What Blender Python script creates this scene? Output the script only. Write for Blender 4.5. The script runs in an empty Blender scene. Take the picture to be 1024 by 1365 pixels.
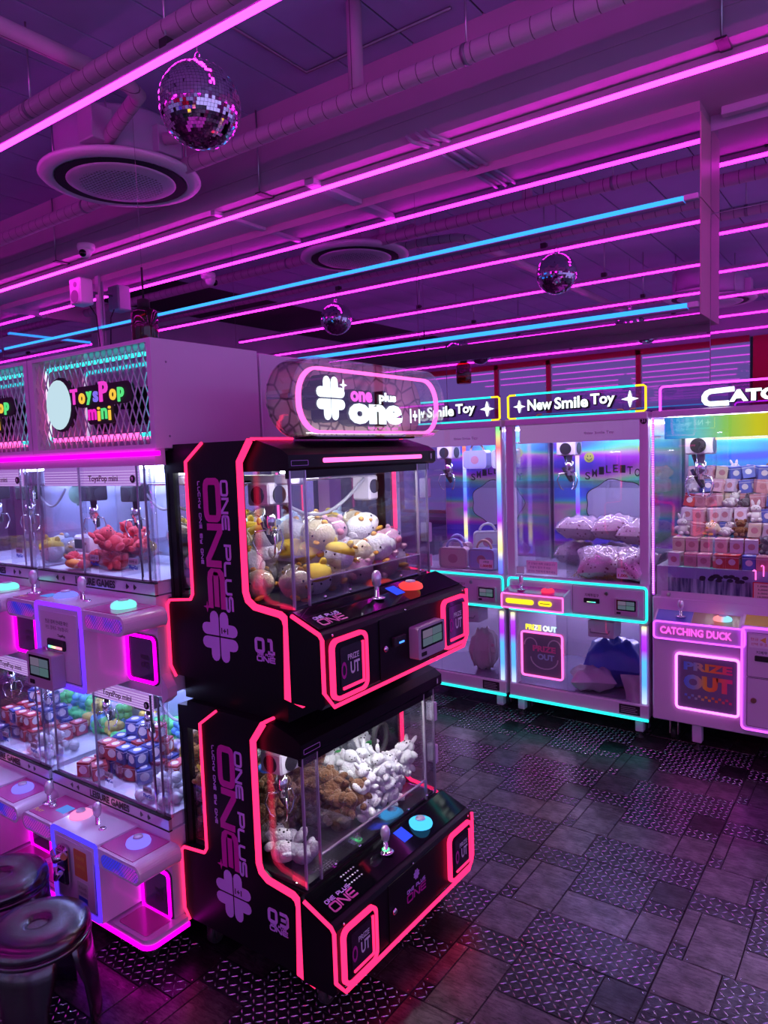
import bpy, bmesh, math, random
from mathutils import Vector, Matrix

# ------------------------------------------------------------------ camera, world, exposure
SC = bpy.context.scene
COL = SC.collection
H_CAM = 1.62
yaw, pitch, roll = (math.radians(a) for a in (-35.737, -4.565, -1.918))
fwd = Vector((math.sin(yaw) * math.cos(pitch), math.cos(yaw) * math.cos(pitch), math.sin(pitch)))
rt0 = Vector((math.cos(yaw), -math.sin(yaw), 0))
up0 = rt0.cross(fwd)
rt = rt0 * math.cos(roll) + up0 * math.sin(roll)
up = up0 * math.cos(roll) - rt0 * math.sin(roll)
cam_d = bpy.data.cameras.new('camera')
cam_d.sensor_fit = 'HORIZONTAL'
cam_d.sensor_width = 36.0
cam_d.lens = 960.93 / 1024 * 36.0
cam_d.clip_start = 0.02
cam = bpy.data.objects.new('camera', cam_d)
COL.objects.link(cam)
M4 = Matrix((rt, up, -fwd)).transposed().to_4x4()
M4.translation = Vector((0, 0, H_CAM))
cam.matrix_world = M4
SC.camera = cam

world = bpy.data.worlds.new('night')
world.use_nodes = True
world.node_tree.nodes['Background'].inputs[0].default_value = (0.02, 0.015, 0.05, 1)
world.node_tree.nodes['Background'].inputs[1].default_value = 0.3
SC.world = world
SC.view_settings.view_transform = 'Standard'
SC.view_settings.look = 'None'
SC.view_settings.gamma = 1.0
SC.view_settings.use_curve_mapping = False
SC.view_settings.exposure = 0.5
try:
    cy = SC.cycles
    cy.max_bounces = 9
    cy.diffuse_bounces = 3
    cy.glossy_bounces = 5
    cy.transmission_bounces = 6
    cy.transparent_max_bounces = 24
    cy.caustics_reflective = False
    cy.caustics_refractive = False
    cy.sample_clamp_indirect = 4.0
    cy.use_denoising = True
except Exception:
    pass

CEIL_TUBE = 11.0      # strength of the pink ceiling tubes
BLUE_TUBE = 1.5
CAB_WHITE = 30.0       # white strips inside the cabinets
NEON = 1.9
FILL_GLOW = 0.75      # fill light from windows added in the unseen right wall
WINDOW_GLOW = 0.25    # violet glow put into the storefront windows to fill the room

# ------------------------------------------------------------------ materials
MATS = {}

def _principled(name):
    m = bpy.data.materials.new(name)
    m.use_nodes = True
    nt = m.node_tree
    return m, nt, nt.nodes['Principled BSDF']

def mat(name, col=(0.5, 0.5, 0.5), rough=0.5, metal=0.0, coat=0.0, noise=0.0, nscale=8.0, bump=0.0, bscale=60.0, spec=0.5, sheen=0.0):
    if name in MATS:
        return MATS[name]
    m, nt, b = _principled(name)
    b.inputs['Base Color'].default_value = (*col, 1)
    b.inputs['Roughness'].default_value = rough
    b.inputs['Metallic'].default_value = metal
    b.inputs['Coat Weight'].default_value = coat
    b.inputs['Coat Roughness'].default_value = 0.08
    b.inputs['Specular IOR Level'].default_value = spec
    if sheen:
        b.inputs['Sheen Weight'].default_value = sheen
    if noise or bump:
        tc = nt.nodes.new('ShaderNodeTexCoord')
    if noise:
        n = nt.nodes.new('ShaderNodeTexNoise')
        n.inputs['Scale'].default_value = nscale
        n.inputs['Detail'].default_value = 5
        nt.links.new(tc.outputs['Object'], n.inputs['Vector'])
        r = nt.nodes.new('ShaderNodeValToRGB')
        r.color_ramp.elements[0].position = 0.3
        r.color_ramp.elements[1].position = 0.7
        r.color_ramp.elements[0].color = (*[c * (1 - noise) for c in col], 1)
        r.color_ramp.elements[1].color = (*[min(1, c * (1 + noise)) for c in col], 1)
        nt.links.new(n.outputs['Fac'], r.inputs['Fac'])
        nt.links.new(r.outputs['Color'], b.inputs['Base Color'])
    if bump:
        n2 = nt.nodes.new('ShaderNodeTexNoise')
        n2.inputs['Scale'].default_value = bscale
        n2.inputs['Detail'].default_value = 4
        nt.links.new(tc.outputs['Object'], n2.inputs['Vector'])
        bp = nt.nodes.new('ShaderNodeBump')
        bp.inputs['Strength'].default_value = bump
        bp.inputs['Distance'].default_value = 0.01
        nt.links.new(n2.outputs['Fac'], bp.inputs['Height'])
        nt.links.new(bp.outputs['Normal'], b.inputs['Normal'])
    MATS[name] = m
    return m

def emit(name, col, strength):
    if name in MATS:
        return MATS[name]
    m = bpy.data.materials.new(name)
    m.use_nodes = True
    nt = m.node_tree
    nt.nodes.clear()
    e = nt.nodes.new('ShaderNodeEmission')
    e.inputs[0].default_value = (*col, 1)
    e.inputs[1].default_value = strength
    o = nt.nodes.new('ShaderNodeOutputMaterial')
    nt.links.new(e.outputs[0], o.inputs[0])
    MATS[name] = m
    return m

def emit_ramp(name, stops, axis, lo, hi, strength, wave=0.0):
    """emission whose colour runs along one object axis (LED strip with changing colours)"""
    if name in MATS:
        return MATS[name]
    m = emit(name, (1, 1, 1), strength)
    nt = m.node_tree
    e = [n for n in nt.nodes if n.type == 'EMISSION'][0]
    tc = nt.nodes.new('ShaderNodeTexCoord')
    sp = nt.nodes.new('ShaderNodeSeparateXYZ')
    nt.links.new(tc.outputs['Object'], sp.inputs[0])
    mr = nt.nodes.new('ShaderNodeMapRange')
    mr.inputs[1].default_value = lo
    mr.inputs[2].default_value = hi
    nt.links.new(sp.outputs[axis], mr.inputs[0])
    r = nt.nodes.new('ShaderNodeValToRGB')
    cr = r.color_ramp
    while len(cr.elements) < len(stops):
        cr.elements.new(0.5)
    for el, (p, c) in zip(cr.elements, stops):
        el.position = p
        el.color = (*c, 1)
    nt.links.new(mr.outputs[0], r.inputs[0])
    nt.links.new(r.outputs[0], e.inputs[0])
    return m

def glass(name, tint=(0.97, 0.97, 0.98), base=0.05, edge=0.55, rough=0.0):
    if name in MATS:
        return MATS[name]
    m = bpy.data.materials.new(name)
    m.use_nodes = True
    nt = m.node_tree
    nt.nodes.clear()
    t = nt.nodes.new('ShaderNodeBsdfTransparent')
    t.inputs[0].default_value = (*tint, 1)
    g = nt.nodes.new('ShaderNodeBsdfGlossy')
    g.inputs['Color'].default_value = (1, 1, 1, 1)
    g.inputs['Roughness'].default_value = rough
    lw = nt.nodes.new('ShaderNodeLayerWeight')
    lw.inputs['Blend'].default_value = 0.5
    pw = nt.nodes.new('ShaderNodeMath')
    pw.operation = 'POWER'
    pw.inputs[1].default_value = 3.5
    nt.links.new(lw.outputs['Facing'], pw.inputs[0])
    mr = nt.nodes.new('ShaderNodeMapRange')
    mr.inputs[3].default_value = base
    mr.inputs[4].default_value = base + edge
    nt.links.new(pw.outputs[0], mr.inputs[0])
    mx = nt.nodes.new('ShaderNodeMixShader')
    nt.links.new(mr.outputs[0], mx.inputs[0])
    nt.links.new(t.outputs[0], mx.inputs[1])
    nt.links.new(g.outputs[0], mx.inputs[2])
    o = nt.nodes.new('ShaderNodeOutputMaterial')
    nt.links.new(mx.outputs[0], o.inputs[0])
    MATS[name] = m
    return m

WHITE = mat('lilac_white_enamel', (0.72, 0.66, 0.76), 0.28, coat=0.4)
WHITE2 = mat('lilac_satin_panel', (0.66, 0.58, 0.70), 0.4, coat=0.15)
PLAINW = mat('white_plastic', (0.88, 0.88, 0.9), 0.4)
BLACK = mat('black_enamel', (0.004, 0.004, 0.006), 0.35, spec=0.22)
BLACKG = mat('black_gloss_acrylic', (0.004, 0.004, 0.006), 0.06, spec=0.45)
BLACKM = mat('black_matte', (0.012, 0.012, 0.014), 0.7)
RUBBER = mat('black_rubber', (0.02, 0.02, 0.02), 0.6)
CHROME = mat('chrome', (0.82, 0.82, 0.85), 0.1, 1.0)
STEEL = mat('brushed_steel', (0.6, 0.58, 0.62), 0.3, 1.0)
GREYM = mat('grey_metal', (0.35, 0.33, 0.38), 0.4, 0.6)
GLASS = glass('clear_glass')
DARKGLASS = glass('smoked_glass', (0.5, 0.48, 0.52), 0.08, 0.6)
ACRYL = glass('clear_acrylic', (0.88, 0.88, 0.92), 0.14, 0.6)
AEDGE = mat('acrylic_edge', (0.62, 0.58, 0.68), 0.15, 0.5)
MIRROR = mat('tinted_mirror', (0.72, 0.63, 0.78), 0.015, 1.0)
MIRROR2 = mat('cabinet_mirror', (0.62, 0.60, 0.64), 0.03, 1.0)
SMOKEPL = glass('purple_clear_plastic', (0.12, 0.07, 0.19), 0.12, 0.5, 0.24)

PINKT = emit('pink_ceiling_tube', (1.0, 0.014, 0.84), CEIL_TUBE)
BLUET = emit('blue_wall_tube', (0.03, 0.27, 0.90), BLUE_TUBE)
HOTPINK = emit('hot_pink_neon', (1.0, 0.016, 0.10), NEON)
SOFTPINK = emit('soft_pink_neon', (1.0, 0.10, 0.42), NEON)
MAGENTA = emit('magenta_neon', (0.95, 0.0, 0.75), NEON * 1.3)
CYAN = emit('cyan_neon', (0.015, 0.72, 0.68), NEON * 0.8)
YELLOW = emit('yellow_neon', (1.0, 0.68, 0.02), NEON * 0.6)
VIOLET = emit('violet_neon', (0.62, 0.06, 1.0), NEON * 1.2)
LITWHITE = emit('lit_white_letters', (0.85, 0.98, 1.0), 1.4)
LITPINK = emit('lit_pink_letters', (1.0, 0.12, 0.75), 1.0)
CABW = emit('cabinet_white_strip', (0.92, 0.94, 1.0), CAB_WHITE)
CABB = emit('cabinet_bluewhite_strip', (0.42, 0.50, 1.0), CAB_WHITE * 1.5)
CABL = emit('cabinet_lilac_strip', (0.60, 0.52, 1.0), CAB_WHITE * 1.4)
SCREENB = emit('blue_screen', (0.03, 0.06, 0.9), 1.0)
SCREENG = emit('grey_screen', (0.12, 0.15, 0.22), 0.5)
DECALP = mat('lavender_print', (0.60, 0.36, 0.82), 0.45)
DECALM = mat('magenta_print', (0.58, 0.015, 0.33), 0.45)
DECALW = mat('white_print', (0.8, 0.78, 0.82), 0.45)
DECALK = mat('black_print', (0.01, 0.01, 0.012), 0.5)
PAPER = mat('pink_paper_note', (0.85, 0.62, 0.80), 0.7)
REDP = mat('red_print', (0.6, 0.02, 0.03), 0.5)

# ------------------------------------------------------------------ geometry helpers
class MB:
    def __init__(s):
        s.v, s.f, s.m, s.s = [], [], [], []

    def add(s, vs, fs, mi=0, smooth=False):
        o = len(s.v)
        s.v += [tuple(v) for v in vs]
        for f in fs:
            s.f.append(tuple(i + o for i in f))
            s.m.append(mi)
            s.s.append(smooth)
        return s

    def box(s, x0, x1, y0, y1, z0, z1, mi=0):
        v = [(x, y, z) for z in (z0, z1) for y in (y0, y1) for x in (x0, x1)]
        return s.add(v, [(0, 2, 3, 1), (4, 5, 7, 6), (0, 1, 5, 4), (2, 6, 7, 3), (0, 4, 6, 2), (1, 3, 7, 5)], mi)

    def cbox(s, x0, x1, y0, y1, z0, z1, c=0.004, mi=0):
        """box with chamfered edges (48 triangles or so)"""
        xs, ys, zs = (x0, x1), (y0, y1), (z0, z1)
        v, idx = [], {}
        for i in (0, 1):
            for j in (0, 1):
                for k in (0, 1):
                    sx, sy, sz = (1 - 2 * i), (1 - 2 * j), (1 - 2 * k)
                    for ax in range(3):
                        p = [xs[i] + sx * c, ys[j] + sy * c, zs[k] + sz * c]
                        p[ax] = (xs[i], ys[j], zs[k])[ax]
                        idx[(i, j, k, ax)] = len(v)
                        v.append(tuple(p))
        f = []
        def q(ax, val):
            o = [a for a in range(3) if a != ax]
            r = []
            for a, b in ((0, 0), (0, 1), (1, 1), (1, 0)):
                key = [0, 0, 0]
                key[ax] = val
                key[o[0]], key[o[1]] = a, b
                r.append(idx[(*key, ax)])
            return tuple(r)
        for ax in range(3):
            for val in (0, 1):
                f.append(q(ax, val))
        for ax in range(3):
            o = [a for a in range(3) if a != ax]
            for a in (0, 1):
                for b in (0, 1):
                    k0, k1 = [0, 0, 0], [0, 0, 0]
                    k0[o[0]] = k1[o[0]] = a
                    k0[o[1]] = k1[o[1]] = b
                    k1[ax] = 1
                    f.append((idx[(*k0, o[0])], idx[(*k1, o[0])], idx[(*k1, o[1])], idx[(*k0, o[1])]))
        for i in (0, 1):
            for j in (0, 1):
                for k in (0, 1):
                    f.append((idx[(i, j, k, 0)], idx[(i, j, k, 1)], idx[(i, j, k, 2)]))
        return s.add(v, f, mi)

    def prism(s, pts, axis, a0, a1, mi=0, smooth=False):
        """polygon extruded along an axis; pts in the other two axes in x,y,z order"""
        n = len(pts)
        def mk(p, a):
            return {'x': (a, p[0], p[1]), 'y': (p[0], a, p[1]), 'z': (p[0], p[1], a)}[axis]
        v = [mk(p, a0) for p in pts] + [mk(p, a1) for p in pts]
        f = [tuple(range(n - 1, -1, -1)), tuple(range(n, 2 * n))]
        s.add(v, f, mi, False)
        o = len(s.v) - 2 * n
        for i in range(n):
            j = (i + 1) % n
            s.f.append((o + i, o + j, o + n + j, o + n + i))
            s.m.append(mi)
            s.s.append(smooth)
        return s

    def tube(s, path, r, n=8, mi=0, closed=False, cap=True):
        P = [Vector(p) for p in path]
        k = len(P)
        rs = r if isinstance(r, (list, tuple)) else [r] * k
        rings, prev = [], None
        for i in range(k):
            if closed:
                t = (P[(i + 1) % k] - P[i - 1])
            else:
                t = P[min(i + 1, k - 1)] - P[max(i - 1, 0)]
            t.normalize()
            if prev is None:
                a = Vector((0, 0, 1)) if abs(t.z) < 0.9 else Vector((1, 0, 0))
                u = t.cross(a).normalized()
            else:
                u = (prev - t * prev.dot(t)).normalized()
            prev = u
            w = t.cross(u)
            rings.append([P[i] + (u * math.cos(2 * math.pi * q / n) + w * math.sin(2 * math.pi * q / n)) * rs[i] for q in range(n)])
        v = [p for ring in rings for p in ring]
        f = []
        for i in range(k if closed else k - 1):
            j = (i + 1) % k
            for q in range(n):
                f.append((i * n + q, i * n + (q + 1) % n, j * n + (q + 1) % n, j * n + q))
        s.add(v, f, mi, True)
        if cap and not closed:
            o = len(s.v) - len(v)
            s.f += [tuple(o + q for q in range(n - 1, -1, -1)), tuple(o + (k - 1) * n + q for q in range(n))]
            s.m += [mi, mi]
            s.s += [False, False]
        return s

    def lathe(s, prof, c=(0, 0, 0), n=24, axis='z', mi=0, smooth=True):
        v, f = [], []
        for r, h in prof:
            for q in range(n):
                a = 2 * math.pi * q / n
                x, y = r * math.cos(a), r * math.sin(a)
                p = {'z': (x, y, h), 'x': (h, x, y), 'y': (x, h, y)}[axis]
                v.append((p[0] + c[0], p[1] + c[1], p[2] + c[2]))
        for i in range(len(prof) - 1):
            for q in range(n):
                f.append((i * n + q, i * n + (q + 1) % n, (i + 1) * n + (q + 1) % n, (i + 1) * n + q))
        s.add(v, f, mi, smooth)
        o = len(s.v) - len(v)
        k = len(prof) - 1
        if prof[0][0] > 1e-6:
            s.f.append(tuple(o + q for q in range(n - 1, -1, -1))); s.m.append(mi); s.s.append(False)
        if prof[-1][0] > 1e-6:
            s.f.append(tuple(o + k * n + q for q in range(n))); s.m.append(mi); s.s.append(False)
        return s

    def ball(s, c, r, seg=12, rings=8, mi=0, rot=None):
        if not isinstance(r, (tuple, list)):
            r = (r, r, r)
        v, f = [], []
        v.append(Vector((0, 0, -r[2])))
        for i in range(1, rings):
            a = -math.pi / 2 + math.pi * i / rings
            for q in range(seg):
                b = 2 * math.pi * q / seg
                v.append(Vector((r[0] * math.cos(a) * math.cos(b), r[1] * math.cos(a) * math.sin(b), r[2] * math.sin(a))))
        v.append(Vector((0, 0, r[2])))
        if rot is not None:
            v = [rot @ p for p in v]
        v = [p + Vector(c) for p in v]
        for q in range(seg):
            f.append((0, 1 + (q + 1) % seg, 1 + q))
            t = 1 + (rings - 2) * seg
            f.append((t + q, t + (q + 1) % seg, len(v) - 1))
        for i in range(rings - 2):
            for q in range(seg):
                a, b = 1 + i * seg, 1 + (i + 1) * seg
                f.append((a + q, a + (q + 1) % seg, b + (q + 1) % seg, b + q))
        return s.add(v, f, mi, True)

    # ---- 2D shapes on a plane: 'F' faces -Y (a=X,b=Z), 'R' faces +X (a=Y,b=Z), 'T' faces +Z (a=X,b=Y)
    def poly(s, plane, off, pts, thick=0.002, mi=0):
        n = len(pts)
        v = [pmap(plane, off, a, b, 0) for a, b in pts] + [pmap(plane, off, a, b, thick) for a, b in pts]
        f = [tuple(range(n - 1, -1, -1)), tuple(range(n, 2 * n))]
        f += [(i, (i + 1) % n, n + (i + 1) % n, n + i) for i in range(n)]
        return s.add(v, f, mi)

    def ribbon(s, plane, off, pts, width, thick=0.004, closed=False, mi=0):
        n = len(pts)
        P = [Vector((a, b)) for a, b in pts]
        L, R = [], []
        for i in range(n):
            if closed or 0 < i < n - 1:
                a = (P[i] - P[i - 1]).normalized()
                b = (P[(i + 1) % n] - P[i]).normalized()
            elif i == 0:
                a = b = (P[1] - P[0]).normalized()
            else:
                a = b = (P[-1] - P[-2]).normalized()
            na, nb = Vector((-a.y, a.x)), Vector((-b.y, b.x))
            m = na + nb
            if m.length < 1e-6:
                m = na
            m.normalize()
            k = min(2.0, 1 / max(0.3, m.dot(na))) * width / 2
            L.append(P[i] + m * k)
            R.append(P[i] - m * k)
        v = []
        for d in (0, thick):
            v += [pmap(plane, off, p.x, p.y, d) for p in L]
            v += [pmap(plane, off, p.x, p.y, d) for p in R]
        f = []
        for i in range(n if closed else n - 1):
            j = (i + 1) % n
            f += [(i, j, n + j, n + i), (2 * n + i, 3 * n + i, 3 * n + j, 2 * n + j), (i, 2 * n + i, 2 * n + j, j), (n + i, n + j, 3 * n + j, 3 * n + i)]
        if not closed:
            f += [(0, n, 3 * n, 2 * n), (n - 1, 3 * n - 1, 4 * n - 1, 2 * n - 1)]
        return s.add(v, f, mi)

    def build(s, name, mats, parent=None, base=None, **props):
        if base is None:
            base = Vector(parent['_b']) if parent is not None and '_b' in parent else Vector((0, 0, 0))
        me = bpy.data.meshes.new(name)
        me.from_pydata([(x - base[0], y - base[1], z - base[2]) for x, y, z in s.v], [], s.f)
        for mm in (mats if isinstance(mats, (list, tuple)) else [mats]):
            me.materials.append(mm)
        me.polygons.foreach_set('material_index', s.m)
        me.polygons.foreach_set('use_smooth', s.s)
        bm = bmesh.new()
        bm.from_mesh(me)
        bmesh.ops.recalc_face_normals(bm, faces=bm.faces)
        bm.to_mesh(me)
        bm.free()
        ob = bpy.data.objects.new(name, me)
        COL.objects.link(ob)
        if parent is not None:
            ob.parent = parent
            ob['_b'] = tuple(base)
        else:
            ob.location = base
            ob['_b'] = tuple(base)
        for k, v in props.items():
            ob[k] = v
        return ob

def pmap(plane, off, a, b, d):
    if plane == 'F':
        return (a, off - d, b)
    if plane == 'R':
        return (off + d, a, b)
    if plane == 'K':            # faces +Y
        return (-a, off + d, b)
    if plane == 'L':            # faces -X
        return (off - d, -a, b)
    return (a, b, off + d)

def thing(name, label, cat, base, group=None):
    o = bpy.data.objects.new(name, None)
    o.empty_display_size = 0.1
    COL.objects.link(o)
    o.location = base
    o['_b'] = tuple(base)
    o['label'] = label
    o['category'] = cat
    if group:
        o['group'] = group
    return o

def tag(o, label, cat, group=None):
    o['label'] = label
    o['category'] = cat
    if group:
        o['group'] = group
    return o

def struct(o):
    o['kind'] = 'structure'
    return o

def copy_tree(o, parent=None):
    c = o.copy()
    COL.objects.link(c)
    c.parent = parent
    for ch in list(o.children):
        copy_tree(ch, c)
    return c

def rrect(x0, x1, y0, y1, r, n=5):
    pts = []
    for cx, cyy, a0 in ((x1 - r, y0 + r, -90), (x1 - r, y1 - r, 0), (x0 + r, y1 - r, 90), (x0 + r, y0 + r, 180)):
        for i in range(n + 1):
            a = math.radians(a0 + 90 * i / n)
            pts.append((cx + r * math.cos(a), cyy + r * math.sin(a)))
    return pts

def part(name, mats, parent, fn, **props):
    mb = MB()
    fn(mb)
    return mb.build(name, mats, parent, **props)

TEXTC = {}

def text_geo(body, bold=0.0, shear=0.0):
    key = (body, bold, shear)
    if key in TEXTC:
        return TEXTC[key]
    cu = bpy.data.curves.new('t', 'FONT')
    cu.body = body
    cu.size = 1.0
    cu.offset = bold
    cu.resolution_u = 3
    cu.shear = shear
    ob = bpy.data.objects.new('t', cu)
    me = ob.to_mesh()
    v = [(p.co.x, p.co.y) for p in me.vertices]
    f = [tuple(p.vertices) for p in me.polygons]
    ob.to_mesh_clear()
    bpy.data.objects.remove(ob)
    bpy.data.curves.remove(cu)
    x0, x1 = min(p[0] for p in v), max(p[0] for p in v)
    y0, y1 = min(p[1] for p in v), max(p[1] for p in v)
    v = [(a - (x0 + x1) / 2, b - (y0 + y1) / 2) for a, b in v]
    TEXTC[key] = (v, f, x1 - x0, y1 - y0)
    return TEXTC[key]

def put_text(mb, plane, off, body, cx, cyy, w, h, thick=0.001, bold=0.0, rot=0.0, mi=0, shear=0.0):
    """lettering fitted into w x h, centred; with thick > 0.0025 it gets side walls"""
    v, f, tw, th = text_geo(body, bold, shear)
    sx, sy = w / tw, h / th
    c, sn = math.cos(rot), math.sin(rot)
    def tr(p, d):
        a, b = p[0] * sx, p[1] * sy
        return pmap(plane, off, cx + a * c - b * sn, cyy + a * sn + b * c, d)
    mb.add([tr(p, thick) for p in v], f, mi)
    if thick > 0.0025:
        cnt = {}
        for poly in f:
            for i in range(len(poly)):
                e = (poly[i], poly[(i + 1) % len(poly)])
                cnt.setdefault(tuple(sorted(e)), []).append(e)
        edges = [e[0] for e in cnt.values() if len(e) == 1]
        ids = {}
        vv = []
        for e in edges:
            for i in e:
                if i not in ids:
                    ids[i] = len(vv)
                    vv += [tr(v[i], 0), tr(v[i], thick)]
        mb.add(vv, [(ids[a], ids[b], ids[b] + 1, ids[a] + 1) for a, b in edges], mi)
    return mb

def letter(name, mats, parent, plane, off, body, cx, cyy, w, h, **kw):
    mb = MB()
    put_text(mb, plane, off, body, cx, cyy, w, h, **kw)
    return mb.build(name, mats, parent)

# a small squared stroke alphabet (unit cell: width 1, height 1)
def _rr(x0, x1, y0, y1, r=0.2):
    return rrect(x0, x1, y0, y1, r, 3)
STROKES = {
    'O': [(True, _rr(0, 1, 0, 1))], '0': [(True, _rr(0, 1, 0, 1))],
    'N': [(False, [(0, 0), (0, 1), (0.12, 1), (0.88, 0), (1, 0), (1, 1)])],
    'E': [(False, [(1, 1), (0.2, 1), (0.06, 0.94), (0, 0.8), (0, 0.2), (0.06, 0.06), (0.2, 0), (1, 0)]), (False, [(0, 0.5), (0.95, 0.5)])],
    'P': [(False, [(0, 0), (0, 1), (0.8, 1), (0.95, 0.93), (1, 0.8), (1, 0.6), (0.95, 0.47), (0.8, 0.4), (0.12, 0.4)])],
    'L': [(False, [(0, 1), (0, 0.2), (0.06, 0.06), (0.2, 0), (1, 0)])],
    'U': [(False, [(0, 1), (0, 0.2), (0.06, 0.06), (0.2, 0), (0.8, 0), (0.94, 0.06), (1, 0.2), (1, 1)])],
    'S': [(False, [(1, 1), (0.2, 1), (0.05, 0.93), (0, 0.8), (0, 0.65), (0.08, 0.52), (0.2, 0.5), (0.8, 0.5), (0.93, 0.46), (1, 0.35), (1, 0.2), (0.93, 0.06), (0.8, 0), (0, 0)])],
    'C': [(False, [(1, 1), (0.2, 1), (0.05, 0.93), (0, 0.8), (0, 0.2), (0.06, 0.06), (0.2, 0), (1, 0)])],
    'K': [(False, [(0, 0), (0, 1)]), (False, [(0, 0.45), (0.4, 0.5), (1, 1)]), (False, [(0.4, 0.5), (1, 0)])],
    'Y': [(False, [(0, 1), (0, 0.6), (0.1, 0.45), (1, 0.45)]), (False, [(1, 1), (1, 0.2), (0.9, 0), (0.1, 0)])],
    'B': [(True, _rr(0, 1, 0, 1, 0.15)), (False, [(0, 0.5), (1, 0.5)])],
    '1': [(False, [(0.1, 1), (0.5, 1), (0.58, 0.9), (0.58, 0)]), (False, [(0.1, 0), (1, 0)])],
    '3': [(False, [(0, 1), (0.85, 1), (1, 0.85), (1, 0.15), (0.85, 0), (0, 0)]), (False, [(0.15, 0.5), (1, 0.5)])],
    ' ': [],
}

def strokes(mb, plane, off, body, x, y, cw, ch, gap, sw, thick=0.001, rot=0.0, mi=0):
    """squared lettering from the lower left corner (x,y); rot turns the whole line"""
    c, sn = math.cos(rot), math.sin(rot)
    px = 0.0
    for k, chh in enumerate(body):
        w = cw * (0.6 if chh == ' ' else 1)
        for closed, pts in STROKES.get(chh, []):
            q = [(px + a * w, b * ch) for a, b in pts]
            mb.ribbon(plane, off, [(x + a * c - b * sn, y + a * sn + b * c) for a, b in q], sw, thick * (1 + 0.05 * (k % 3)), closed, mi)
        px += w + gap
    return mb

def clover(mb, plane, off, cx, cyy, r, thick=0.001, mi=0, gap=0.035):
    for sx in (-1, 1):
        for sy in (-1, 1):
            pts = [(gap, gap), (gap, 0.72)]
            pts += [(gap + 0.24 + 0.24 * math.cos(math.radians(a)), 0.74 + 0.26 * math.sin(math.radians(a))) for a in range(180, -1, -30)]
            pts += [(gap + 0.48, gap + 0.48)]
            pts += [(0.74 + 0.26 * math.sin(math.radians(a)), gap + 0.24 + 0.24 * math.cos(math.radians(a))) for a in range(0, 181, 30)]
            pts += [(0.72, gap)]
            mb.poly(plane, off, [(cx + sx * a * r, cyy + sy * b * r) for a, b in pts], thick, mi)
    return mb

def star4(mb, plane, off, cx, cyy, r, thick=0.001, mi=0):
    pts = []
    for i in range(4):
        a = math.radians(90 * i)
        pts.append((cx + r * math.cos(a), cyy + r * math.sin(a)))
        for t in (25, 45, 65):
            q = 0.42 if t != 45 else 0.30
            b = math.radians(90 * i + t)
            pts.append((cx + q * r * math.cos(b), cyy + q * r * math.sin(b)))
    return mb.poly(plane, off, pts, thick, mi)

def caster(parent, x, y, zt, r=0.032, ang=0.0):
    m = MB()
    m.box(x - 0.022, x + 0.022, y - 0.02, y + 0.02, zt - 0.02, zt)
    m.box(x - 0.024, x - 0.018, y - 0.018, y + 0.018, r * 0.9, zt - 0.015)
    m.box(x + 0.018, x + 0.024, y - 0.018, y + 0.018, r * 0.9, zt - 0.015)
    c = m.build('caster', STEEL, parent)
    w = MB()
    w.lathe([(r * 0.85, -0.014), (r, -0.010), (r, 0.010), (r * 0.85, 0.014)], (x, y, r), 16, 'x')
    w.build('wheel', RUBBER, c)
    return c

def joystick(parent, x, y, z, s=1.0):
    m = MB()
    m.lathe([(0.026 * s, 0), (0.026 * s, 0.003 * s), (0.018 * s, 0.005 * s), (0.008 * s, 0.006 * s), (0.007 * s, 0.035 * s)], (x, y, z), 16)
    j = m.build('joystick', CHROME, parent)
    k = MB()
    k.lathe([(0.006 * s, 0.033 * s), (0.013 * s, 0.042 * s), (0.016 * s, 0.06 * s), (0.015 * s, 0.075 * s), (0.009 * s, 0.086 * s), (0, 0.088 * s)], (x, y, z), 10)
    k.build('knob', mat('crystal_knob', (0.80, 0.78, 0.85), 0.12, 0.5), j)
    return j

def dome_button(parent, x, y, z, m, r=0.036, s=1.0):
    b = MB()
    b.lathe([(r * 0.96, 0), (r, 0.006 * s), (r * 0.93, 0.014 * s), (r * 0.7, 0.02 * s), (r * 0.45, 0.022 * s), (0, 0.022 * s)], (x, y, z), 24)
    o = b.build('push_button', m, parent)
    t = MB()
    t.lathe([(r * 0.42, 0.022 * s), (r * 0.38, 0.027 * s), (0, 0.028 * s)], (x, y, z), 18)
    t.build('button_cap', mat('button_cap_grey', (0.6, 0.6, 0.7), 0.3), o)
    return o

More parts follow.
